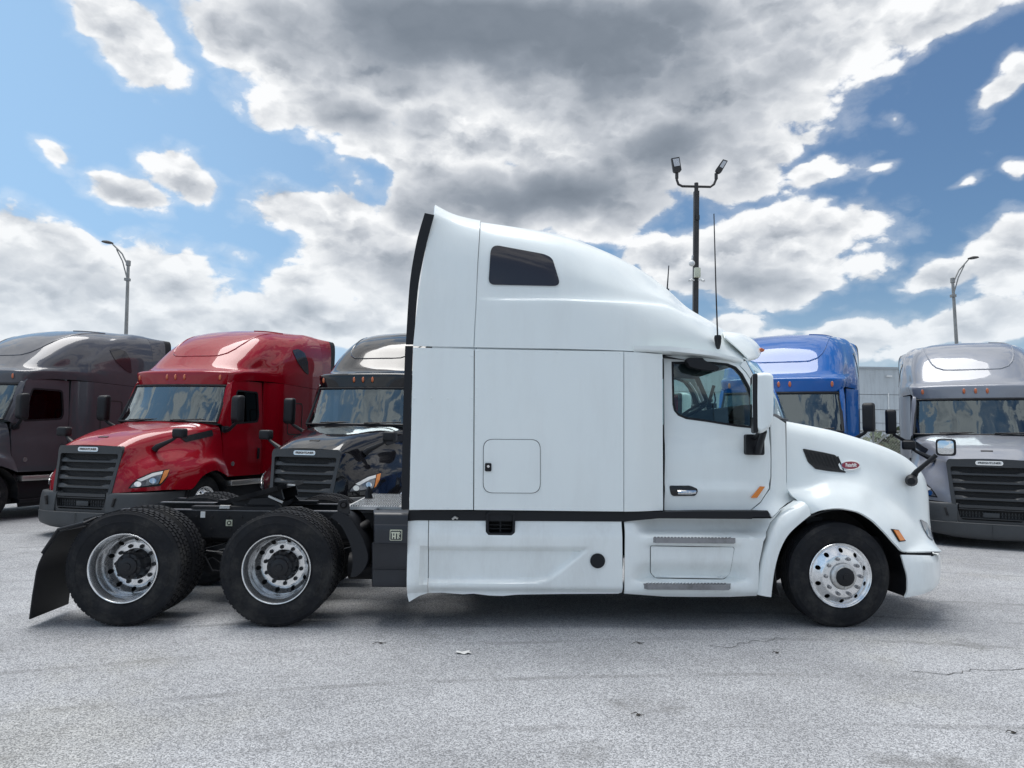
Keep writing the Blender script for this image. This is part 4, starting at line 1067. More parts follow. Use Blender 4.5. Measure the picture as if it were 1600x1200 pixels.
for yy in (MY-.38, MY+.38):
    q = [(T(380,795,.8).x,ryt+.01),(T(442,795,.8).x,ryt+.01),(T(425,775,.8).x,czp-.02),(T(392,775,.8).x,czp-.03)]
    panel(b, q, lambda x, z: yy-.02, thick=.04, grid=0)
    bar(b, (T(300,795,.8).x,yy,ryt+.02),(T(470,795,.8).x,yy,ryt+.02), .12, .03)
box(b, (T(405,790,.8).x, MY, ryt+.03), (.3,.8,.05)); finish('fifth_wheel_mount', b, 'steel', WT)
b = NB(); bar(b, T(445,757,.9), T(461,758,.9), .02, .014); bar(b, T(420,775,.8), T(442,785,.8), .03, .02); finish('release_handle', b, 'plate', WT)
b = NB(); box(b, T(352,792,.78), (.10,.05,.03)); finish('mount_clamp', b, 'plate', WT)
# rear frame tail and flap hangers
b = NB(); y0 = .62
for yy in (.55, 2*MY-.55):
    s_ = T(196,797,.62); e_ = T(131,815,.5)
    bar(b, Vector((s_.x+.3,yy,s_.z-.02)), Vector((s_.x,yy,s_.z-.01)), .10, .06)
    bar(b, Vector((s_.x,yy,s_.z-.01)), Vector((e_.x,yy,e_.z)), .10, .05)
finish('frame_tail', b, 'steel', WT)
for far in (0, 1):
    b = NB()
    pf = [(45,967.5),(50,930),(56,893),(60,880),(67,865),(92,829.5),(131,819.5)]
    rows = []
    for y in (-.0, .60):
        r_ = []
        for i, (px, py) in enumerate(pf):
            p = T(px, py, 0.); r_.append(Vector((p.x, 2*MY-y if far else y, p.z)))
        rows.append(r_)
    skin(b, rows, 2, 1, None, .012); mf = finish('mud_flap', b, 'black', WT, 40)
    b = NB()
    p = [T(66,866,0.),T(91,829,0.),T(131,819,0.),T(150,811,.1)]
    p = [Vector((q.x, 2*MY-q.y if far else q.y, q.z)) for q in p]
    tube(b, [q+Vector((0,0,.01)) for q in p], .014, 8)
    q = T(150,812,.1); tube(b, [(q.x,.1 if not far else 2*MY-.1,q.z),(q.x,.6 if not far else 2*MY-.6,q.z)], .03, 10)
    finish('flap_hanger', b, 'steel', mf)
# quarter fender in front of the wheel
for far in (0, 1):
    b = NB(); rows = []
    for px, py, px2, py2 in ((527,799,516,808),(545,806,528,816),(560,827,541,836),(571,848,549,858),(576.5,872,551,880),(570,890,549,895),(556,901.5,547,901.5)):
        p = T(px, py, .03); q = T(px2, py2, .03)
        rows.append([Vector((q.x, .03, q.z)), Vector((p.x-.01, .03, p.z)), Vector((p.x, .05, p.z)), Vector((p.x, .60, p.z))])
    if far:
        for r_ in rows:
            for v in r_: v.y = 2*MY-v.y
    skin(b, rows, 4, 1, None, .012); finish('quarter_fender', b, 'black', WT, 40)
b = NB(); q = [tuple(T(px, py, .05).xz) for px, py in [(529,782),(542,780),(545,790),(546,803),(530,808),(527,796)]]
panel(b, q, lambda x, z: .04, thick=.05, grid=0); lathe(b, [(.030,-.012),(.030,0),(.018,-.014),(.018,-.02),(.001,-.02)], 14, (T(537,789,.03).x,.035,T(537,789,.03).z)); finish('fender_bracket', b, 'steel', WT)
b = NB(); p = T(552.5,832,.1); p2 = T(574,817,.35); d = (p2-p).normalized()
tube(b, [p, p2], .034, 18, caps=False); tube(b, [p, p+d*.1, p2], .028, 18, caps=False); finish('exhaust_pipe', b, 'chassis', WT)
# APU box with its emblem
x0, x1 = T(580, 850, .02).x, T(636, 850, .02).x
prof = [(797,.12),(801,.04),(806,.015),(819,.012),(821,.005),(848,.002),(850,.012),(872,.035),(889,.05),(890.5,.058),(915,.062),(917,.075)]
rows = []
for k, x_off in enumerate((0, .012, None)):
    r_ = []
    for i, (py, y) in enumerate(prof):
        p = T(583 if py < 850 else 580, py, y); xx = p.x+(0 if k == 0 else .012) if k < 2 else x1+.002
        r_.append(Vector((xx if k else xx, y+(.03 if k == 0 else 0), p.z)))
    rows.append(r_)
rows.insert(0, [Vector((v.x, .75, v.z)) for v in rows[0]])
b = NB(); skin(b, rows, 1, 3, None, .01); apu = finish('auxiliary_power_unit', b, 'apu', WT, 25)
zb = T(600,917,.07).z; zt = T(600,797,.1).z
b = NB(); box(b, ((x0+x1)/2+.03, .42, (zb+zt)/2), (x1-x0-.06, .6, zt-zb-.04)); finish('power_unit_core', b, 'chassis', WT)
b = NB(); a = T(618.7,836,.0); m = Matrix.Translation(a+Vector((0,-.004,0))) @ Matrix.Rotation(math.pi/2, 4, 'X')
q = rounded([(a.x-.055,a.z-.048),(a.x+.055,a.z-.048),(a.x+.055,a.z+.048),(a.x-.055,a.z+.048)], .008, 2); panel(b, q, lambda x, z: -.006, thick=.006, grid=0); em = finish('emblem', b, 'badge_cream', WT)
b = NB(); panel(b, shrink(q, .006), lambda x, z: -.008, thick=.003, grid=0); finish('emblem_field', b, 'apu', em)
b = NB()                                   # T, K and its crown of blocks
def eb(x, z, w, h): box(b, (a.x+x, -.010, a.z+z), (w, .004, h))
eb(-.002,.022,.078,.012); eb(-.006,-.008,.013,.050); eb(.019,-.008,.012,.050); eb(-.030,-.008,.011,.050)
for k in range(6): eb(-.042+k*.0165,.041,.009,.007)
eb(-.018,-.010,.014,.010)
for s_ in (-1, 1): bar(b, (a.x+.022,-.010,a.z-.006), (a.x+.042,-.010,a.z-.006+s_*.022), .004, .012, (0,1,0))
finish('emblem_letters', b, 'badge_cream', em, smooth=False)
# aluminium deck plate
b = NB(); d0 = T(546,798,.30); zt = T(560,798,.3).z+.01
xA = T(545,790,.5).x; xB = T(632,790,.5).x
box(b, ((xA+xB)/2, 1.1, zt+.01), (xB-xA, 1.5, .03)); dk_ = finish('deck_plate', b, 'plate', WT)
b = NB(); n_ = 20
for k in range(n_):
    for j in range(9):
        x = xA+.05+(xB-xA-.1)*k/(n_-1); box(b, (x, .42+j*.17, zt+.031), (.016,.14,.012))
g = finish('tread_rib', b, 'alu', dk_, smooth=False); g['kind'] = 'stuff'
# cab rear lamp, hose stand behind the sleeper
b = NB(); tube(b, [T(577,783,1.2),T(575,770,1.2),T(577,760,1.2)], [.05,.035,.012], 8); finish('air_line_holder', b, 'black', WT)

# ------------------------------------------------------------ the parked trucks behind (local frame: x to the viewer's right, y back from the nose, z up)
def tf_side(bm, far):
    """(s, -w, z) -> (w, s, z)"""
    for v in bm.verts:
        s, nw, z = v.co; v.co = Vector((nw if far else -nw, s, z))
def build_rig(paint):
    rt = empty('conventional_truck', (0, 0, 0))
    V = lambda w, s, z: Vector((w, s, z))
    body = mat(paint[0], paint[1], paint[2], paint[3], .8, var=(2.5, .06), spec=.12)
    # hood
    hrs = [[V(0,.13,1.52),V(.5,.16,1.50),V(.63,.18,1.42),V(.61,.12,1.16),V(.60,.09,1.0),V(.585,.07,.86),V(.57,.05,.74)],
      [V(0,.30,1.60),V(.5,.32,1.58),V(.65,.33,1.48),V(.68,.25,1.24),V(.72,.19,1.07),V(.76,.16,.92),V(.76,.15,.76)],
      [V(0,.55,1.70),V(.51,.56,1.68),V(.69,.57,1.56),V(.76,.47,1.32),V(.86,.38,1.14),V(.93,.34,.97),V(.95,.33,.77)],
      [V(0,.9,1.80),V(.54,.9,1.78),V(.75,.9,1.66),V(.84,.84,1.43),V(1.0,.74,1.22),V(1.09,.70,1.02),V(1.12,.68,.78)],
      [V(0,1.25,1.87),V(.6,1.25,1.85),V(.84,1.25,1.73),V(.92,1.22,1.50),V(1.10,1.17,1.25),V(1.19,1.15,1.05),V(1.21,1.14,.76)],
      [V(0,1.5,1.91),V(.66,1.5,1.89),V(.93,1.5,1.79),V(1.0,1.5,1.55),V(1.14,1.5,1.29),V(1.22,1.48,1.16),V(1.235,1.42,.98)],
      [V(0,1.68,1.94),V(.72,1.7,1.92),V(1.0,1.75,1.82),V(1.06,1.75,1.58),V(1.15,1.78,1.32),V(1.22,1.78,1.2),V(1.235,1.78,1.07)],
      [V(0,1.70,1.95),V(.74,1.80,1.94),V(1.05,1.95,1.87),V(1.10,1.98,1.6),V(1.15,2.0,1.3),V(1.20,2.05,1.15),V(1.225,2.10,.98)],
      [V(0,1.71,1.945),V(.75,1.82,1.935),V(1.07,2.02,1.88),V(1.12,2.08,1.6),V(1.15,2.10,1.3),V(1.19,2.18,1.1),V(1.20,2.24,.93)]]
    b = NB(); skin(b, hrs, 5, 5, (0, 0), .015); hood_ = finish('hood', b, body, rt, 40)
    # grille
    g = empty('grille', (0,0,0), parent=rt)
    sg = lambda z: .02+.12*ss(z, .6, 1.5)
    outer = [(-.60,1.505),(.60,1.505),(.635,1.44),(.575,.74),(.50,.44),(.44,.40),(-.44,.40),(-.50,.44),(-.575,.74),(-.635,1.44)]
    inner = [(-.555,1.375),(.555,1.375),(.575,1.35),(.51,.74),(.455,.50),(.42,.47),(-.42,.47),(-.455,.50),(-.51,.74),(-.575,1.35)]
    b = NB(); panel(b, rounded(outer, .03, 3), lambda x, z: sg(z)-.02+.10*abs(x)**2.5, [rounded(inner, .03, 3)], .09, .12); finish('grille_frame', b, 'grille', g, 35)
    b = NB(); panel(b, inner, lambda x, z: sg(z)+.09, (), 0, 0); finish('grille_screen', b, 'mesh', g)
    for z in (1.255, 1.115, .975, .835):
        b = NB(); wd = .57-(1.3-z)*.10; rows = []
        for x, k in ((-wd,1.),(-wd+.10,.95),(-wd+.20,.3),(0,.25),(wd-.20,.3),(wd-.10,.95),(wd,1.)):
            y = sg(z)+.10*abs(x)**2.5
            rows.append([V(x,y+.07,z+.045*k+.01),V(x,y+.03,z+.035*k+.01),V(x,y+.005,z+.008),V(x,y,z-.022),V(x,y+.05,z-.03),V(x,y+.07,z-.03)])
        skin(b, rows, 2, 1); finish('grille_bar', b, 'grille', g, 30)
    for z, h in ((.70,.05),(.655,.012),(.50,.012)):
        b = NB(); bar(b, V(-.47,sg(z)+.03,z), V(.47,sg(z)+.03,z), .07, h); finish('lower_grille_bar', b, 'grille', g)
    b = NB()
    for r_ in range(2):
        for c_ in range(38):
            x = -.44+c_*.0235; z = .535+r_*.055
            bar(b, V(x,sg(z)+.055,z-.026), V(x+(.012 if c_ % 2 else -.012),sg(z)+.055,z+.026), .006, .008, (0,1,0))
    q = finish('grille_mesh_wire', b, 'bumper', g, smooth=False); q['kind'] = 'stuff'
    b = NB(); box(b, V(0,sg(.56)+.04,.56), (.24,.02,.09), None, .01); finish('radar_cover', b, 'bumper', g)
    # emblem with its lettering
    b = NB(); n_ = 32; el = rounded([(-.20,1.41),(.20,1.41),(.20,1.482),(-.20,1.482)], .036, 6)
    panel(b, el, lambda x, z: sg(z)-.032, (), .012, 0); em_ = finish('emblem', b, 'chrome', g)
    b = NB(); e2 = rounded([(-.188,1.420),(.188,1.420),(.188,1.472),(-.188,1.472)], .026, 6); panel(b, e2, lambda x, z: sg(z)-.035, (), .004, 0); finish('emblem_field', b, 'badge_white', em_)
    b = NB(); text_mesh(b, 'FREIGHTLINER', .046, Matrix.Translation((0, sg(1.446)-.037, 1.446)) @ Matrix.Rotation(math.pi/2, 4, 'X'), .001, .15, .33, .0012); finish('emblem_lettering', b, 'blackgloss', em_, smooth=False)
    # bumper
    pts = [(0,-.06),(.45,-.05),(.78,.02),(.97,.16),(1.07,.38),(1.12,.70),(1.14,1.12)]
    def ring(z, dz=0, ds=0, dw=0): return [V(w-(dw if w > .5 else 0), s+ds, z+dz*(w/1.14)**2) for w, s in pts]
    b = NB(); skin(b, [ring(.15,.10,.05,.04), ring(.19,.08,.01,.01), ring(.30,.04), ring(.42), ring(.43,0,.02,.01)], 2, 4, (0,0), .02); bu = finish('bumper', b, 'bumper', rt, 40)
    for sg_ in (-1, 1):
        b = NB(); pu = [(.50,.0),(.60,.0),(.66,.0),(.84,.07),(.99,.19),(1.075,.40),(1.12,.70),(1.14,1.12)]
        rows = [[V(sg_*(w-dw), s+ds, z+.0*w) for w, s in pu] for z, ds, dw in ((.425,.0,0),(.55,.005,0),(.70,.02,.01),(.745,.04,.02),(.75,.10,.07))]
        skin(b, rows, 3, 4, None, .02); finish('bumper_corner', b, 'bumper', rt, 40)
        b = NB(); box(b, V(sg_*.66,.0,.60), (.035,.05,.15), (0,sg_*.25,0), .01); finish('bumper_slot', b, 'mesh', rt)
    b = NB(); tube(b, [V(0,-.075,.16),V(0,-.07,.42)], .003, 4); finish('bumper_joint', b, 'gap', rt)
    # windshield with its black border and wipers
    wr = [[V(0,1.72,1.955),V(.4,1.745,1.955),V(.8,1.82,1.955),V(1.0,1.89,1.955),V(1.085,1.95,1.955)],
          [V(0,1.92,2.30),V(.4,1.945,2.30),V(.78,2.02,2.30),V(.97,2.08,2.30),V(1.055,2.13,2.30)],
          [V(0,2.12,2.66),V(.4,2.145,2.66),V(.76,2.19,2.66),V(.94,2.24,2.66),V(1.02,2.29,2.66)]]
    b = NB(); skin(b, wr, 4, 4, (0,0)); wsh = finish('windshield', b, 'winds', rt, 60)
    b = NB(); A = smooth_grid(wr, 4, 4); e = [Vector(p) for p in A[0]]; t_ = [Vector(p) for p in A[-1]]; sd_ = [Vector(r[-1]) for r in A]
    mx_ = lambda L: [V(-p.x, p.y, p.z) for p in reversed(L)]
    tube(b, mx_(e)[:-1]+e, .022, 6); tube(b, mx_(t_)[:-1]+t_, .026, 6)
    for s_ in (-1, 1): tube(b, [V(s_*p.x, p.y, p.z) for p in sd_], .026, 6)
    finish('windshield_seal', b, 'black', rt, 50)
    for x0_ in (-.55, .35):
        b = NB(); tube(b, [V(x0_,1.70,1.96),V(x0_+.25,1.74,1.99),V(x0_+.5,1.76,2.0)], .010, 6); tube(b, [V(x0_-.1,1.715,1.985),V(x0_+.6,1.79,2.005)], .012, 6)
        finish('wiper', b, 'black', rt)
    # roof cap
    rg = [[(0,2.12,2.69),(.55,2.16,2.69),(.93,2.26,2.69),(1.06,2.40,2.72),(1.10,2.65,2.79),(1.12,3.1,2.83),(1.18,3.45,2.84),(1.30,3.8,2.83),(1.33,4.5,2.82),(1.33,5.45,2.81)],
     [(0,2.12,2.91),(.55,2.15,2.91),(.95,2.24,2.91),(1.10,2.40,2.92),(1.14,2.70,2.96),(1.15,3.1,2.99),(1.2,3.45,3.0),(1.31,3.8,3.0),(1.33,4.5,3.0),(1.33,5.43,3.0)],
     [(0,2.15,2.95),(.54,2.18,2.95),(.93,2.28,2.95),(1.07,2.45,2.96),(1.12,2.73,3.0),(1.135,3.1,3.03),(1.19,3.45,3.06),(1.30,3.8,3.08),(1.33,4.5,3.08),(1.33,5.43,3.08)],
     [(0,2.27,2.98),(.50,2.30,2.98),(.86,2.42,2.99),(1.01,2.6,3.01),(1.08,2.85,3.05),(1.10,3.12,3.09),(1.17,3.45,3.14),(1.28,3.8,3.2),(1.32,4.5,3.2),(1.33,5.42,3.2)],
     [(0,2.66,3.28),(.5,2.68,3.27),(.84,2.76,3.26),(1.01,2.92,3.27),(1.09,3.12,3.29),(1.13,3.4,3.33),(1.18,3.7,3.38),(1.26,4.0,3.42),(1.31,4.6,3.42),(1.325,5.40,3.42)],
     [(0,3.0,3.58),(.5,3.03,3.57),(.83,3.11,3.55),(.99,3.27,3.54),(1.07,3.5,3.56),(1.11,3.75,3.59),(1.16,4.0,3.63),(1.22,4.3,3.66),(1.28,4.8,3.68),(1.29,5.38,3.68)],
     [(0,3.42,3.83),(.48,3.45,3.82),(.80,3.52,3.80),(.95,3.68,3.78),(1.02,3.9,3.79),(1.06,4.1,3.81),(1.10,4.35,3.84),(1.15,4.55,3.86),(1.20,4.9,3.88),(1.22,5.35,3.89)],
     [(0,4.0,4.01),(.44,4.02,4.0),(.70,4.08,3.985),(.83,4.2,3.965),(.90,4.35,3.96),(.94,4.5,3.965),(.98,4.68,3.98),(1.03,4.85,4.0),(1.07,5.05,4.02),(1.09,5.32,4.03)],
     [(0,4.6,4.085),(.33,4.62,4.08),(.55,4.66,4.075),(.67,4.74,4.065),(.75,4.82,4.06),(.81,4.9,4.06),(.87,4.98,4.06),(.92,5.06,4.065),(.97,5.15,4.07),(1.0,5.455,4.07)],
     [(0,5.30,4.11),(.12,5.30,4.11),(.22,5.31,4.11),(.32,5.32,4.11),(.42,5.33,4.108),(.50,5.34,4.107),(.58,5.35,4.105),(.66,5.36,4.10),(.74,5.37,4.10),(.82,5.455,4.095)]]
    for r in rg: r[-1] = (r[-1][0], 5.455, r[-1][2])
    b = NB(); skin(b, [[V(*p) for p in r] for r in rg], 4, 4, (0,0), .015); roof = finish('roof_fairing', b, body, rt, 35)
    me = roof.data; bvr = BVHTree.FromPolygons([v.co.copy() for v in me.vertices], [list(p.vertices) for p in me.polygons])
    def front_hit(w, z):
        return bvr.ray_cast(V(w, -3, z), V(0,1,0))[0]
    path = [(-.84,4.0),(-.82,3.9),(-.79,3.75),(-.76,3.6),(-.71,3.47),(-.63,3.37),(-.50,3.31),(-.3,3.30),(0,3.30)]
    path += [(-a, c) for a, c in reversed(path[:-1])]
    P_ = [front_hit(*p) for p in dens(path, .06)[:-20]]; P_ = [p+V(0,.004,0) for p in P_ if p]
    b = NB(); tube(b, P_, .017, 6); finish('roof_ridge_line', b, body, rt, 60)
    for w in (-.909, -.195, 0, .195, .909):
        p = front_hit(w, 2.825); b = NB()
        bmesh.ops.create_uvsphere(b, u_segments=12, v_segments=8, radius=1, matrix=Matrix.Translation(p) @ Matrix.Diagonal((.028,.022,.055,1))); ml = finish('marker_light', b, 'orange', rt, 60)
        b = NB(); bmesh.ops.create_uvsphere(b, u_segments=12, v_segments=6, radius=1, matrix=Matrix.Translation(p) @ Matrix.Diagonal((.036,.010,.064,1))); finish('light_base', b, body, ml, 60)
    # rear side extender and its black trailing edge
    def exr(s, k=0): return [V(1.335,s,.95),V(1.335,s,2.0),V(1.335,s,2.8),V(1.325,s,3.4),V(1.29+k*.5,s,3.68),V(1.22+k*1.2,s,3.89+k*.3),V(1.09+k*2,s,4.03-k*.2),V(.84+k,s,4.095-k),V(0,s,4.12-k)]
    b = NB(); skin(b, [exr(5.46), exr(5.7,.03), exr(5.86,.06)], 2, 3, (0,0), .015); ex = finish('side_extender', b, body, rt, 35)
    b = NB(); skin(b, [exr(5.865,.06), exr(6.04,.08)], 2, 3, (0,0), .015); finish('extender_trailing_edge', b, 'black', rt, 35)
    b = NB(); box(b, V(0,5.50,2.3), (2.5,.05,2.7)); box(b, V(0,5.52,3.7), (1.9,.05,.5)); finish('sleeper_back', b, 'black', rt)
    for far in (0, 1):
        sw_ = -1 if far else 1
        # sleeper side
        def fw(s, z): return -(1.125+.205*ss(s, 3.42, 3.82))
        b = NB(); panel(b, [(3.40,.95),(5.45,.95),(5.45,2.80),(3.84,2.82),(3.45,2.825),(3.40,2.825)], fw, (), .02, .08); tf_side(b, far); sl_ = finish('sleeper_panel', b, body, rt, 35)
        b = NB(); panel(b, rounded([(4.0,1.75),(4.6,1.75),(4.6,2.45),(4.0,2.45)], .08, 4), lambda s, z: -1.336, [rounded([(4.02,1.77),(4.58,1.77),(4.58,2.43),(4.02,2.43)], .07, 4)], .01, 0); tf_side(b, far); finish('hatch_gasket', b, 'gap', rt)
        # door
        fd = lambda s, z: -(1.13-.05*max(0, z-1.9)-.018*ss(z, 1.52, 1.60)*(1-ss(z,1.8,1.9)))
        do = [(2.12,1.88),(2.38,2.74),(2.46,2.79),(3.385,2.815),(3.385,.93),(2.28,.93),(2.22,1.0),(2.13,1.3),(2.11,1.6)]
        dw_ = rounded([(2.33,1.93),(3.22,2.0),(3.26,2.12),(3.22,2.60),(2.52,2.60)], .07, 4)
        b = NB(); panel(b, do, fd, [dw_], .03, .10); tf_side(b, far); d_ = finish('door', b, body, rt, 35)
        b = NB(); panel(b, [(c[0], c[1]) for c in shrink(dw_, -.012)], lambda s, z: fd(s, z)-.003, [shrink(dw_, .022)], .03, 0); tf_side(b, far); finish('window_seal', b, 'black', d_)
        b = NB(); panel(b, shrink(dw_, .0), lambda s, z: fd(s, z)+.02, (), 0, .2); tf_side(b, far); finish('window_pane', b, 'dglass', d_)
        b = NB(); box(b, V(sw_*1.15,3.25,1.36), (.03,.06,.22), None, .01); finish('door_handle', b, 'black', d_)
        b = NB(); m_ = Matrix.Translation(V(sw_*1.138, 2.42, 1.17)) @ Matrix.Rotation(-sw_*math.pi/2, 4, 'Z'); lathe(b, [(.045,0),(.045,.01),(.03,.012),(.028,.004),(.001,.004)], 18); b.transform(m_ if sw_ < 0 else m_ @ Matrix.Rotation(0, 4, 'Z')); finish('door_lock_boss', b, 'tread', d_)
        b = NB(); box(b, V(sw_*1.12,2.36,2.06), (.012,.06,.09)); finish('warning_tag', b, 'yellow', d_)
        # pillar beside the windshield
        b = NB(); skin(b, [[V(sw_*1.085,1.95,1.94),V(sw_*1.115,2.02,1.92),V(sw_*1.13,2.10,1.88)],[V(sw_*1.055,2.13,2.30),V(sw_*1.095,2.18,2.30),V(sw_*1.11,2.24,2.30)],[V(sw_*1.02,2.29,2.68),V(sw_*1.06,2.34,2.70),V(sw_*1.085,2.40,2.76)],[V(sw_*1.02,2.33,2.72),V(sw_*1.06,2.40,2.74),V(sw_*1.08,2.48,2.80)]], 3, 3, None, .02); finish('windshield_pillar', b, body, rt, 50)
        # mirrors
        mr = empty('side_mirror', (0,0,0), parent=rt)
        b = NB(); rows = []
        for t, k in ((-.13,.55),(-.12,.8),(-.08,.96),(0,1),(.03,.98),(.035,.9)):
            q = rounded([(-.10,-.255),(.10,-.255),(.10,.255),(-.10,.255)], .05, 4); rows.append([V(x*k, t, z*k) for x, z in q]+[V(q[0][0]*k, t, q[0][1]*k)])
        skin(b, rows, 2, 1)
        for i in (0, -1): b.faces.new([b.verts.new(p) for p in rows[i][:-1]])
        bmesh.ops.remove_doubles(b, verts=b.verts, dist=1e-4)
        b.transform(Matrix.Translation(V(sw_*1.50,2.02,2.21)) @ Matrix.Rotation(sw_*R(-8), 4, 'Z')); finish('mirror_housing', b, 'black', mr, 45)
        b = NB(); box(b, V(0,.04,0), (.165,.006,.43)); b.transform(Matrix.Translation(V(sw_*1.50,2.02,2.21)) @ Matrix.Rotation(sw_*R(-8), 4, 'Z')); finish('mirror_glass', b, 'mirror', mr)
        b = NB(); tube(b, [V(sw_*1.12,2.15,1.80),V(sw_*1.25,2.10,1.82),V(sw_*1.42,2.03,1.93),V(sw_*1.48,2.02,2.0)], [.05,.035,.03,.03], 8); box(b, V(sw_*1.125,2.16,1.83), (.05,.20,.12), None, .02); finish('mirror_arm', b, 'black', mr, 40)
        hm_ = empty('hood_mirror', (0,0,0), parent=rt)
        b = NB(); rows = []
        for t, k in ((-.08,.6),(-.07,.85),(-.03,1),(.05,1),(.06,.92)):
            q = rounded([(-.115,-.085),(.115,-.085),(.115,.085),(-.115,.085)], .045, 4); rows.append([V(x*k, t, z*k) for x, z in q]+[V(q[0][0]*k, t, q[0][1]*k)])
        skin(b, rows, 2, 1)
        for i in (0, -1): b.faces.new([b.verts.new(p) for p in rows[i][:-1]])
        bmesh.ops.remove_doubles(b, verts=b.verts, dist=1e-4)
        b.transform(Matrix.Translation(V(sw_*1.20,.80,1.735))); finish('mirror_housing', b, 'black', hm_, 45)
        b = NB(); box(b, V(sw_*1.20,.863,1.735), (.20,.006,.14)); finish('mirror_glass', b, 'mirror', hm_)
        b = NB(); tube(b, [V(sw_*.80,.70,1.45),V(sw_*.85,.70,1.50),V(sw_*1.08,.77,1.62),V(sw_*1.15,.80,1.68)], [.06,.05,.028,.028], 8); finish('mirror_stalk', b, 'black', hm_, 40)
        # steps, tank fairing
        b = NB(); box(b, V(sw_*1.02,2.95,.80), (.34,1.2,.10), None, .015); finish('cab_step', b, 'plate', rt, 30)
        b = NB(); box(b, V(sw_*1.08,2.95,.36), (.22,1.25,.07), None, .015); finish('cab_step', b, 'black', rt, 30)
        b = NB(); panel(b, [(2.25,.90),(2.36,.84),(3.55,.80),(5.4,.90),(5.4,.28),(2.36,.24),(2.30,.5)], lambda s, z: -(1.13+.06*ss(s,3.5,3.7)-.06*ss(z,.5,.8)*(1-ss(s,3.5,3.7))), (), .03, .15); tf_side(b, far); finish('chassis_fairing', b, 'black', rt, 35)
        b = NB(); n_ = 18; rows = []
        for k in range(n_+1):
            a = math.pi*(-.05+1.1*k/n_); rows.append([V(sw_*w, 1.68-.62*math.cos(a), .5+.56*math.sin(a)) for w in (1.18,.8,.55)])
        skin(b, rows, 1, 1, None, .01); finish('wheel_well_liner', b, 'chassis', rt)
    # headlights and hood vents, taken from the truck whose nose shows best
    return rt, body, hood_
RIGS = [('purple_grey_paint', (.085,.088,.102), .35, .15, (-11.394,12.479,.275), 'dark purplish grey sleeper truck cut by the left edge, left of the red truck'),
        ('red_paint', (.29,.001,.010), .32, .0, (-7.037,11.996,.240), 'bright red sleeper truck with black grille, parked between the grey and the black trucks'),
        ('black_paint', (.008,.008,.010), .12, .0, (-3.427,11.909,.266), 'glossy black sleeper truck half hidden behind the rear of the white sleeper'),
        ('blue_paint', (.0,.095,.36), .35, .0, (4.042,11.597,.454), 'royal blue sleeper truck behind the white hood, seen over it and through the cab window'),
        ('silver_paint', (.26,.272,.305), .35, .15, (8.16,12.429,.489), 'silver sleeper truck at the right edge with its black grille facing the camera')]
def rig_matrix(p): return Matrix.Translation((p[0], p[1], 0)) @ Matrix.Rotation(-p[2], 4, 'Z')
proto, body0, hood0 = build_rig(RIGS[1])
# lamps and vents of the nose: outlines measured on the red truck and laid on its hood
RM_ = rig_matrix(RIGS[1][4]); RI = RM_.inverted(); bvn = BVHTree.FromPolygons([v.co.copy() for v in hood0.data.vertices], [list(p.vertices) for p in hood0.data.polygons])
RO = RI @ Vector((0,0,CAMH))
def nose(name, poly, m, off, thick, grid=3, parents=None, bvn=bvn):
    t0 = NB(); panel(t0, poly, lambda x, z: 0, thick=0, grid=grid); out = []
    for v in list(t0.verts):
        d = (RI.to_3x3() @ ray(v.co.x, v.co.z)).normalized(); loc, nn, i, ds = bvn.ray_cast(RO, d)
        if loc is None: t0.verts.remove(v); continue
        if nn.dot(d) > 0: nn = -nn
        v.co = loc+nn*off
    for side in (0, 1):
        t = t0.copy()
        if side:
            for v in t.verts: v.co.x *= -1
        bmesh.ops.recalc_face_normals(t, faces=t.faces)
        if sum(f.normal.y*f.calc_area() for f in t.faces) > 0: bmesh.ops.reverse_faces(t, faces=t.faces)
        bmesh.ops.solidify(t, geom=list(t.faces), thickness=-thick); out.append(finish(name, t, m, parents[side] if parents else proto, 40))
    t0.free(); return out
hb = nose('headlight', rounded([(199.5,763.5),(207,754.5),(216,747.5),(237,738),(265.5,732.5),(263,742),(258,751),(250,759.5),(225,761.5)], 2.5, 3), 'black', .003, .004)
nose('headlight_lens', rounded([(203,762),(209,755),(218,749),(238,739.5),(254,736.5),(250,748),(246,756.5),(225,759.5)], 2, 3), 'lamp', .010, .008, 3, hb)
nose('daytime_lamp', [(214,750),(238,740),(254,736.5),(252.5,741),(240,744),(220,752.5)], 'badge_white', .013, .006, 3, hb)
for cx_, cy_ in ((215,756.5),(238,751.5)): nose('projector_lamp', el_(cx_,cy_,5.5,4.2,14), 'chrome', .013, .008, 0, hb)
nose('turn_signal', [(256,736),(264,734),(260,744),(252,754),(248.5,756)], 'amber', .011, .008, 3, hb)
nose('hood_vent', rounded([(280.6,683.5),(331,671.5),(333,681),(290,691)], 2, 3), 'black', .004, .006, 5)
rf_o = [c for c in proto.children if c.name.startswith('roof_fairing')][0]
bvr_ = BVHTree.FromPolygons([v.co.copy() for v in rf_o.data.vertices], [list(p.vertices) for p in rf_o.data.polygons])
nose('roof_window', rounded([c for c in ((456,547),(466,545.5),(475,551),(480.5,564),(482,586),(476,582),(465,567))], 3, 3), 'wash', .005, .006, 4, None, bvr_)
b = NB()
for w in (-.045,.045):
    p = bvn.ray_cast(Vector((w,.42,3)), Vector((0,0,-1)))[0]; box(b, p, (.09,.05,.012), (.4,0,0))
finish('hood_slot', b, 'mesh', proto)
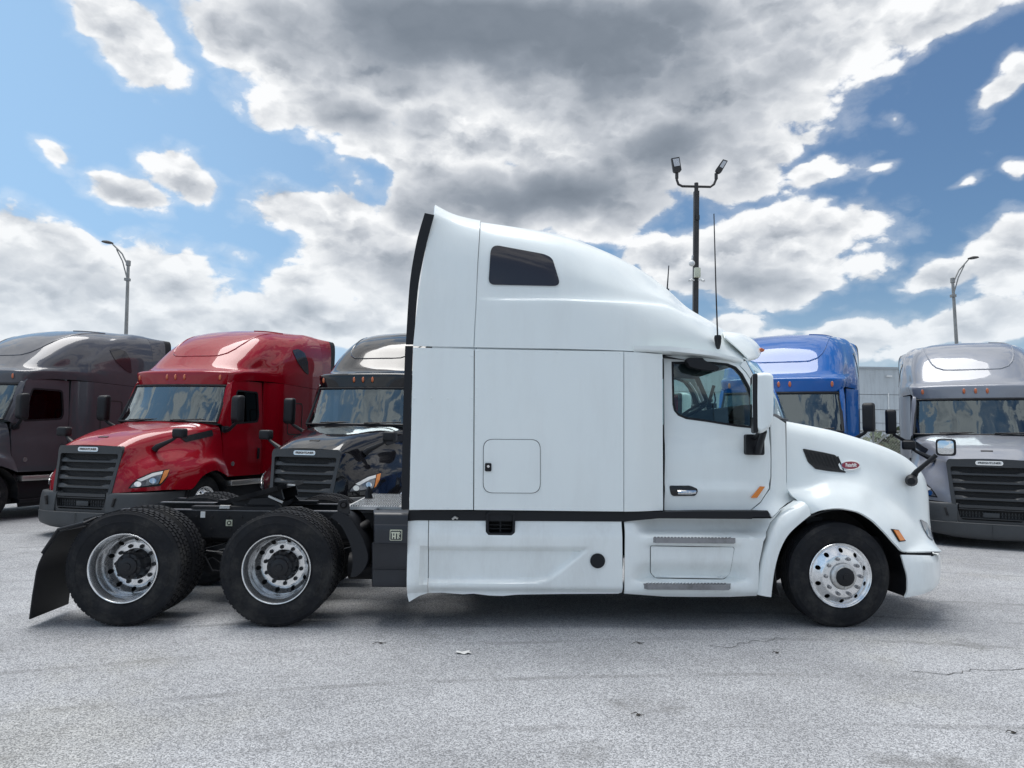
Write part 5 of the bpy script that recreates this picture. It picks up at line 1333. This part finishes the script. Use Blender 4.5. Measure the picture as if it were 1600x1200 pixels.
# cab interior
b = NB(); box(b, (0,3.35,2.0), (2.1,.04,1.6)); finish('cab_back_wall', b, 'interior', proto)
b = NB(); skin(b, [[Vector((0,2.16,2.74)),Vector((.9,2.32,2.73)),Vector((1.05,2.42,2.72))],[Vector((0,3.34,2.85)),Vector((.9,3.34,2.84)),Vector((1.05,3.34,2.82))]], 3, 3, (0,0)); finish('headliner', b, 'interior', proto)
b = NB(); skin(b, [[Vector((0,1.76,1.93)),Vector((.9,1.95,1.92)),Vector((1.04,2.0,1.90))],[Vector((0,2.15,1.95)),Vector((.9,2.25,1.94)),Vector((1.04,2.25,1.92))],[Vector((0,2.35,1.85)),Vector((.9,2.4,1.85)),Vector((1.04,2.4,1.82))],[Vector((0,2.38,1.2)),Vector((.9,2.42,1.2)),Vector((1.04,2.42,1.2))]], 3, 3, (0,0)); finish('dashboard', b, 'interior', proto)
b = NB(); box(b, (0,2.7,1.15), (2.1,1.3,.1)); finish('cab_floor', b, 'interior', proto)
for s_ in (-1, 1):
    b = NB(); box(b, (s_*.55,2.95,1.5), (.5,.5,.14), None, .04); box(b, (s_*.55,3.15,1.95), (.5,.14,.85), (-.15,0,0), .05); box(b, (s_*.55,3.2,2.42), (.28,.10,.2), None, .04); finish('seat', b, 'interior2', proto)
ob = wheel_ring(Vector((0,0,0)), .22, .0, proto); ob.location = (.55, 2.42, 1.98); ob.rotation_euler = (R(55), 0, 0)
# running gear
for x in (-.43,.43):
    b = NB(); box(b, (x,5.0,.85), (.08,8.5,.26)); finish('frame_rail', b, 'steel', proto)
for sgn in (1, -1):
    q = copy_tree(sw, proto); q.location = (sgn*1.13, 1.66, .486); q.rotation_euler = (0, 0, sgn*math.pi/2)
    for yy in (7.1, 8.4):
        q = copy_tree(w0, proto); q.location = (sgn*1.22, yy, .513); q.rotation_euler = (0, 0, sgn*math.pi/2)
b = NB(); box(b, (0,1.1,.95), (1.0,1.7,.7)); box(b, (0,3.6,.55), (1.9,3.4,.5)); tube(b, [(-1.0,1.66,.48),(1.0,1.66,.48)], .07, 8)
for yy in (7.1, 8.4): tube(b, [(-1.0,yy,.53),(1.0,yy,.53)], .10, 8)
finish('drive_line', b, 'chassis', proto)
for i, rg_ in enumerate(RIGS):
    if i == 1: o = proto
    else:
        o = copy_tree(proto); bod = mat(rg_[0], rg_[1], rg_[2], rg_[3], .8, var=(2.5,.06), spec=.12)
        def repaint(ob):
            if ob.type == 'MESH' and ob.data.materials and ob.data.materials[0] == body0:
                ob.material_slots[0].link = 'OBJECT'; ob.material_slots[0].material = bod
            for ch in ob.children: repaint(ch)
        repaint(o)
    p = rg_[4]; o.location = (p[0], p[1], 0); o.rotation_euler = (0, 0, -p[2])
    tag(o, rg_[5], 'truck', 'sleeper trucks parked nose-out in a row behind the white one')

# ------------------------------------------------------------ lamp posts
def at(px, py, d):
    r = ray(px, py); k = d/r.y; return Vector((r.x*k, d, CAMH+r.z*k))
M['pole'] = mat('galvanised_pole', (.30,.30,.29), .5, .6, var=(3,.2))
M['darkpole'] = mat('bronze_pole', (.045,.042,.04), .5, .2, var=(3,.2))
M['led'] = mat('lamp_window', (.55,.56,.58), .3)
def street_lamp(pt, pb, d, tip, side, label):
    T_ = at(*pt, d); B = at(*pb, d); base = B+(T_-B)*((0-B.z)/(T_.z-B.z))
    rt = empty('street_lamp', base); L = lambda v: v-base
    b = NB(); tube(b, [L(base), L(T_)], .11, 12, r1=.065); lathe(b, [(.17,0),(.17,.05),(.12,.30),(.11,.32)], 14, (0,0,0), axis='Z'); finish('pole', b, 'pole', rt, 40)
    E_ = at(*tip, d); b = NB()
    mid = T_.lerp(E_, .55)+Vector((0,0,.10)); low = T_-Vector((0,0,.75))
    tube(b, [L(T_-Vector((0,0,.15))), L(T_.lerp(E_,.4)+Vector((0,0,.08))), L(E_)], .035, 8); tube(b, [L(low), L(T_.lerp(E_,.35)-Vector((0,0,.22))), L(T_.lerp(E_,.75)+Vector((0,0,-.02)))], .028, 8)
    lathe(b, [(.10,-.12),(.10,.10),(.03,.14),(.001,.15)], 12, tuple(L(T_)), axis='Z'); box(b, L(low), (.2,.2,.12)); finish('arm', b, 'pole', rt, 40)
    b = NB(); rows = []
    dirx = side
    for t, w, h in ((-.02,.03,.03),(.06,.09,.06),(.22,.14,.08),(.40,.12,.06),(.50,.03,.02)):
        c = L(E_)+Vector((dirx*t, 0, .04+t*.12)); rows.append([c+Vector((0,w,0)), c+Vector((0,w*.6,h)), c+Vector((0,-w*.6,h)), c+Vector((0,-w,0)), c+Vector((0,-w*.6,-h*.5)), c+Vector((0,w*.6,-h*.5)), c+Vector((0,w,0))])
    skin(b, rows, 3, 2); b.faces.new([b.verts.new(p) for p in rows[-1][:-1]]); finish('lamp_head', b, 'darkpole', rt, 50)
    tag(rt, label, 'street lamp', 'single-arm street lamps at the lot edge')
street_lamp((200.5,411), (197,520), 32, (176,381.5), -1, 'tall grey street lamp with a single arm to the left, rising behind the grey truck')
street_lamp((1488.5,438), (1494.5,535), 34, (1513,405.5), 1, 'tall grey street lamp with a single arm to the right, rising behind the silver truck')
def twin():
    d = 24; T_ = at(1088,292, d); B = at(1086.5,488, d); base = B+(T_-B)*((0-B.z)/(T_.z-B.z)); rt = empty('floodlight_pole', base); L = lambda v: v-base
    A = lambda px, py, dd=0: L(at(px, py, d+dd))
    b = NB(); bar(b, L(base), A(1088,299), .165, .165, (0,1,0)); finish('pole', b, 'darkpole', rt, 30)
    b = NB(); box(b, Vector((0,0,.02)), (.4,.4,.04)); finish('base_plate', b, 'darkpole', rt)
    b = NB(); tube(b, [A(1088,302), A(1088,286)], .07, 10); tube(b, [A(1088,291.5), A(1066,291), A(1060,288), A(1057.5,281), A(1057.5,271)], .042, 10); tube(b, [A(1088,291.5), A(1110,292), A(1115.5,288), A(1118.5,281), A(1119,272)], .042, 10)
    tube(b, [A(1057.5,279), A(1057.5,270)], .058, 8); tube(b, [A(1119,280), A(1119,271)], .058, 8); finish('cross_arm', b, 'darkpole', rt, 40)
    for poly, led in (([(1048,249),(1060.5,246.8),(1064,267),(1062,269.5),(1053,271),(1051,269)], [(1050,250.5),(1059.5,249),(1061.5,260.5),(1052.5,262)]),
                 ([(1128.5,250.5),(1136,253),(1126,270.5),(1123,272.5),(1117,269),(1117.5,266)], [(1129,252.8),(1134,254.5),(1127.8,264.5),(1123,262)])):
        q = [tuple(L(at(x, y, d)).xz) for x, y in poly]; b = NB(); panel(b, q, lambda x, z: -.10, thick=.10, grid=0); hd_ = finish('floodlight', b, 'darkpole', rt)
        q = [tuple(L(at(x, y, d)).xz) for x, y in led]; b = NB(); panel(b, q, lambda x, z: -.112, thick=.008, grid=0); finish('lamp_window', b, 'led', hd_)
    b = NB(); c = A(1081,411.5,-.1); bmesh.ops.create_uvsphere(b, u_segments=14, v_segments=10, radius=.105, matrix=Matrix.Translation(c)); tube(b, [A(1082,399,-.05), A(1081,406,-.05)], .03, 8); finish('dome_camera', b, 'badge_white', rt)
    b = NB(); box(b, A(1089.5,426,-.15), (.20,.14,.33), None, .02); finish('junction_box', b, 'badge_cream', rt)
    for px, s_ in ((1080,-1),(1097,1)):
        b = NB(); tube(b, [A(1088+s_*3,438,-.1), A(px+s_*-1,436.5,-.12)], .02, 6); tube(b, [A(px-s_*1,437,-.15), A(px+s_*3,439,-.3)], .045, 8); finish('camera', b, 'badge_white', rt)
    b = NB(); box(b, A(1090,340,-.1), (.12,.08,.16)); finish('control_box', b, 'darkpole', rt)
    tag(rt, 'dark square pole with two floodlights and security cameras, rising above the white cab', 'floodlight pole')
twin()

# ------------------------------------------------------------ warehouse, fence, shrubs
M['wall'] = mat('painted_metal_wall', (.58,.62,.64), .6, var=(.2,.10), dirt=((.2,.21,.21), .3, .1))
M['walltrim'] = mat('wall_trim', (.38,.41,.43), .6)
def warehouse():
    D = 60; rt = empty('warehouse', (20, D, 0)); o0 = Vector((20, D, 0))
    zs = [0]+[at(1370, y, D).z for y in (661, 640, 616.5, 576)]
    x0, x1, n_ = 6, 90, 12
    for j in range(4):
        for i in range(n_):
            a = x0+(x1-x0)*i/n_; c = x0+(x1-x0)*(i+1)/n_; b = NB()
            box(b, Vector(((a+c)/2-20, .06, (zs[j]+zs[j+1])/2)), (c-a-.03, .10, zs[j+1]-zs[j]-.04), None)
            finish('wall_panel', b, 'wall', rt)
    b = NB(); box(b, Vector(((x0+x1)/2-20, 15.2, zs[-1]/2)), (x1-x0, 30, zs[-1]-.02)); finish('wall_core', b, 'walltrim', rt)
    b = NB(); box(b, Vector(((x0+x1)/2-20, .0, zs[-1]+.06)), (x1-x0+.2, .3, .16)); finish('parapet_cap', b, 'walltrim', rt)
    b = NB(); p = at(1387.5,588, D)-o0; box(b, (p.x, -.15, p.z), (.42,.25,.12)); finish('wall_lamp', b, 'badge_white', rt)
    b = NB(); p = at(1387.5,614, D)-o0; tube(b, [(p.x,-.06,p.z),(p.x,-.06,.2)], .05, 8); finish('conduit', b, 'badge_white', rt)
    tag(rt, 'long pale grey warehouse with flat roof seen between the blue and silver trucks', 'warehouse')
warehouse()
def fence():
    D = 27; rt = empty('chain_link_fence', (12, D, 0)); H = at(1370, 673.5, D).z
    L0, L1 = -8, 14; pit = .11
    for k in range(8):
        x = L0+k*(L1-L0)/7; b = NB(); tube(b, [(x,0,0),(x,0,H+.03)], .035, 8); bmesh.ops.create_uvsphere(b, u_segments=8, v_segments=5, radius=.045, matrix=Matrix.Translation((x,0,H+.04))); finish('fence_post', b, 'pole', rt)
    b = NB(); tube(b, [(L0,0,H),(L1,0,H)], .028, 8); finish('top_rail', b, 'pole', rt)
    p = at(1388,676, D)-Vector((12,D,0)); q = at(1368,697, D)-Vector((12,D,0)); b = NB(); tube(b, [p,(p.x-2.0,0,.2)], .03, 8); finish('brace', b, 'pole', rt)
    b = NB(); n_ = int((L1-L0)/pit); r = .006
    for s_ in (1, -1):
        for k in range(-int(H/pit)-1, n_+1):
            xa_, za_ = L0+k*pit, 0.; xb_, zb_ = xa_+H, H
            if xa_ < L0: za_ = L0-xa_; xa_ = L0
            if xb_ > L1: zb_ -= xb_-L1; xb_ = L1
            if za_ >= zb_: continue
            if s_ < 0: xa_, xb_ = L0+L1-xa_, L0+L1-xb_
            tube(b, [(xa_, .008*s_, za_), (xb_, .008*s_, zb_)], r, 3, caps=False)
    g = finish('wire_mesh', b, 'pole', rt, smooth=False); g['kind'] = 'stuff'
    tag(rt, 'galvanised chain link fence behind the parked trucks, in front of the warehouse', 'fence')
fence()
M['leaf'] = mat('shrub_leaf', (.055,.085,.03), .6, var=(2,.4)); M['leafy'] = mat('dry_leaf', (.16,.14,.055), .6, var=(2,.4)); M['bark'] = mat('bark', (.12,.10,.08), .9)
def shrub(x, d, h, w, label, m_='leaf', palm=False):
    rt = empty('palm_plant' if palm else 'shrub', (x, d, 0)); b = NB(); rnd = random.Random(int(x*100)+d)
    for k in range(5): tube(b, [(0,0,0),(rnd.uniform(-.3,.3)*w,rnd.uniform(-.2,.2)*w,h*.5),(rnd.uniform(-.5,.5)*w,rnd.uniform(-.3,.3)*w,h*.8)], .03, 5, r1=.01)
    finish('stem', b, 'bark', rt); b = NB()
    if palm:
        for k in range(16):
            a = rnd.uniform(0, 6.28); tilt = rnd.uniform(.3, 1.2); L = h*.45; c = Vector((0,0,h*.62)); prev = c
            for j in range(1, 6):
                t = j/5; p = c+Vector((math.cos(a)*math.sin(tilt*t*1.3)*L*t, math.sin(a)*math.sin(tilt*t*1.3)*L*t, math.cos(tilt*t*1.6)*L*t)); 
                for s_ in (-1, 1):
                    sd = Vector((-math.sin(a), math.cos(a), -.5))*s_*.28; m = prev.lerp(p, .5)
                    vs_ = [b.verts.new(v) for v in (prev, p, p+sd*.9, m+sd*1.1)]; b.faces.new(vs_)
                prev = p
    else:
        for k in range(170):
            a = rnd.uniform(0, 6.28); z = rnd.random()**.7; r_ = w*(.5-.3*abs(z-.4))*rnd.random()**.5*(1+.3*math.sin(a*3+x)); c = Vector((math.cos(a)*r_, math.sin(a)*r_, .15+z*h*.95))
            u = Vector((rnd.gauss(0,1), rnd.gauss(0,1), rnd.gauss(0,1))).normalized(); v = u.orthogonal().normalized(); s_ = rnd.uniform(.05,.10)
            b.faces.new([b.verts.new(c+q) for q in (u*s_*1.6, v*s_*.6, -u*s_*1.6, -v*s_*.6)])
    finish('foliage', b, m_, rt, smooth=False); tag(rt, label, 'plant')
xk = lambda px, d: at(px, 690, d).x
shrub(xk(1372,29), 29, 1.75, .5, 'yellowish shrub behind the chain link fence, nearest the blue truck', 'leafy')
shrub(xk(1386,31), 31, 2.45, .8, 'young palm behind the chain link fence with fronds above the top rail', 'leaf', True)
shrub(xk(1398,29.5), 29.5, 2.0, .5, 'dark green shrub behind the fence, beside the silver truck', 'leaf')
shrub(xk(1350,30), 30, 1.85, .5, 'small green bush behind the fence, beside the blue mirror', 'leaf')

# ------------------------------------------------------------ small litter on the ground
def gp(px, py): r = ray(px, py); k = -CAMH/r.z; return Vector((r.x*k, r.y*k, 0))
p = gp(726,1021); b = NB(); rnd = random.Random(4)
vs_ = [b.verts.new((math.cos(a)*.06*(.6+rnd.random()*.7), math.sin(a)*.05*(.5+rnd.random()*.8), .004+rnd.random()*.012)) for a in np.linspace(0, 6.28, 13)[:-1]]; c = b.verts.new((0,0,.008))
for i in range(12): b.faces.new((vs_[i], vs_[(i+1) % 12], c))
M['paper'] = mat('paper', (.62,.62,.60), .8); M['drylf'] = mat('dead_leaf', (.04,.035,.028), .8)
o = finish('paper_scrap', b, 'paper', None, smooth=False); o.location = p; tag(o, 'crumpled white scrap of paper lying on the asphalt in front of the truck', 'litter')
for i, (px, py, lab) in enumerate([(998,1006,'dark twig on the asphalt below the cab steps'),(1213,1021,'dark twig on the asphalt below the front wheel'),(594,1006,'small dark leaf on the asphalt below the fuel door side of the truck rear'),(1582,1146,'small dark leaf on the asphalt in the lower right corner'),(996,1118,'thin twig on the asphalt near the bottom middle')]):
    b = NB(); rnd = random.Random(i); L = .035+.03*rnd.random()
    pts = [(-L,0,.006),(-L*.3,.02,.012),(L*.3,-.01,.009),(L,.015,.006)]
    tube(b, pts, [.002,.003,.003,.001], 5); b.faces.new([b.verts.new(v) for v in ((-.012,.0,.006),(.01,.015,.01),(.025,.0,.008),(.005,-.015,.005))])
    o = finish('dead_leaf', b, 'drylf', None, smooth=False); o.location = gp(px, py); o.rotation_euler = (0,0,rnd.uniform(-.4,.4)); tag(o, lab, 'leaf', 'dead leaves and twigs on the asphalt')

M['crack'] = mat('crack_dirt', (.10,.10,.10), .95)
for i, (px, py, L, a) in enumerate([(1560,1052,1.3,.25),(1180,1010,.8,.05)]):
    rnd = random.Random(20+i); b = NB(); x = y = 0; pr = None
    for k in range(26):
        w = .0035+.002*rnd.random(); v = (b.verts.new((x, y-w, 0)), b.verts.new((x, y+w, 0)))
        if pr: b.faces.new((pr[0], v[0], v[1], pr[1]))
        pr = v; x += L/26; y += rnd.gauss(0, .022)
    o = finish('pavement_crack', b, 'crack', None, smooth=False); o.location = gp(px, py)+Vector((-L/2, 0, .004)); o.rotation_euler = (0, 0, a); tag(o, kind='structure')
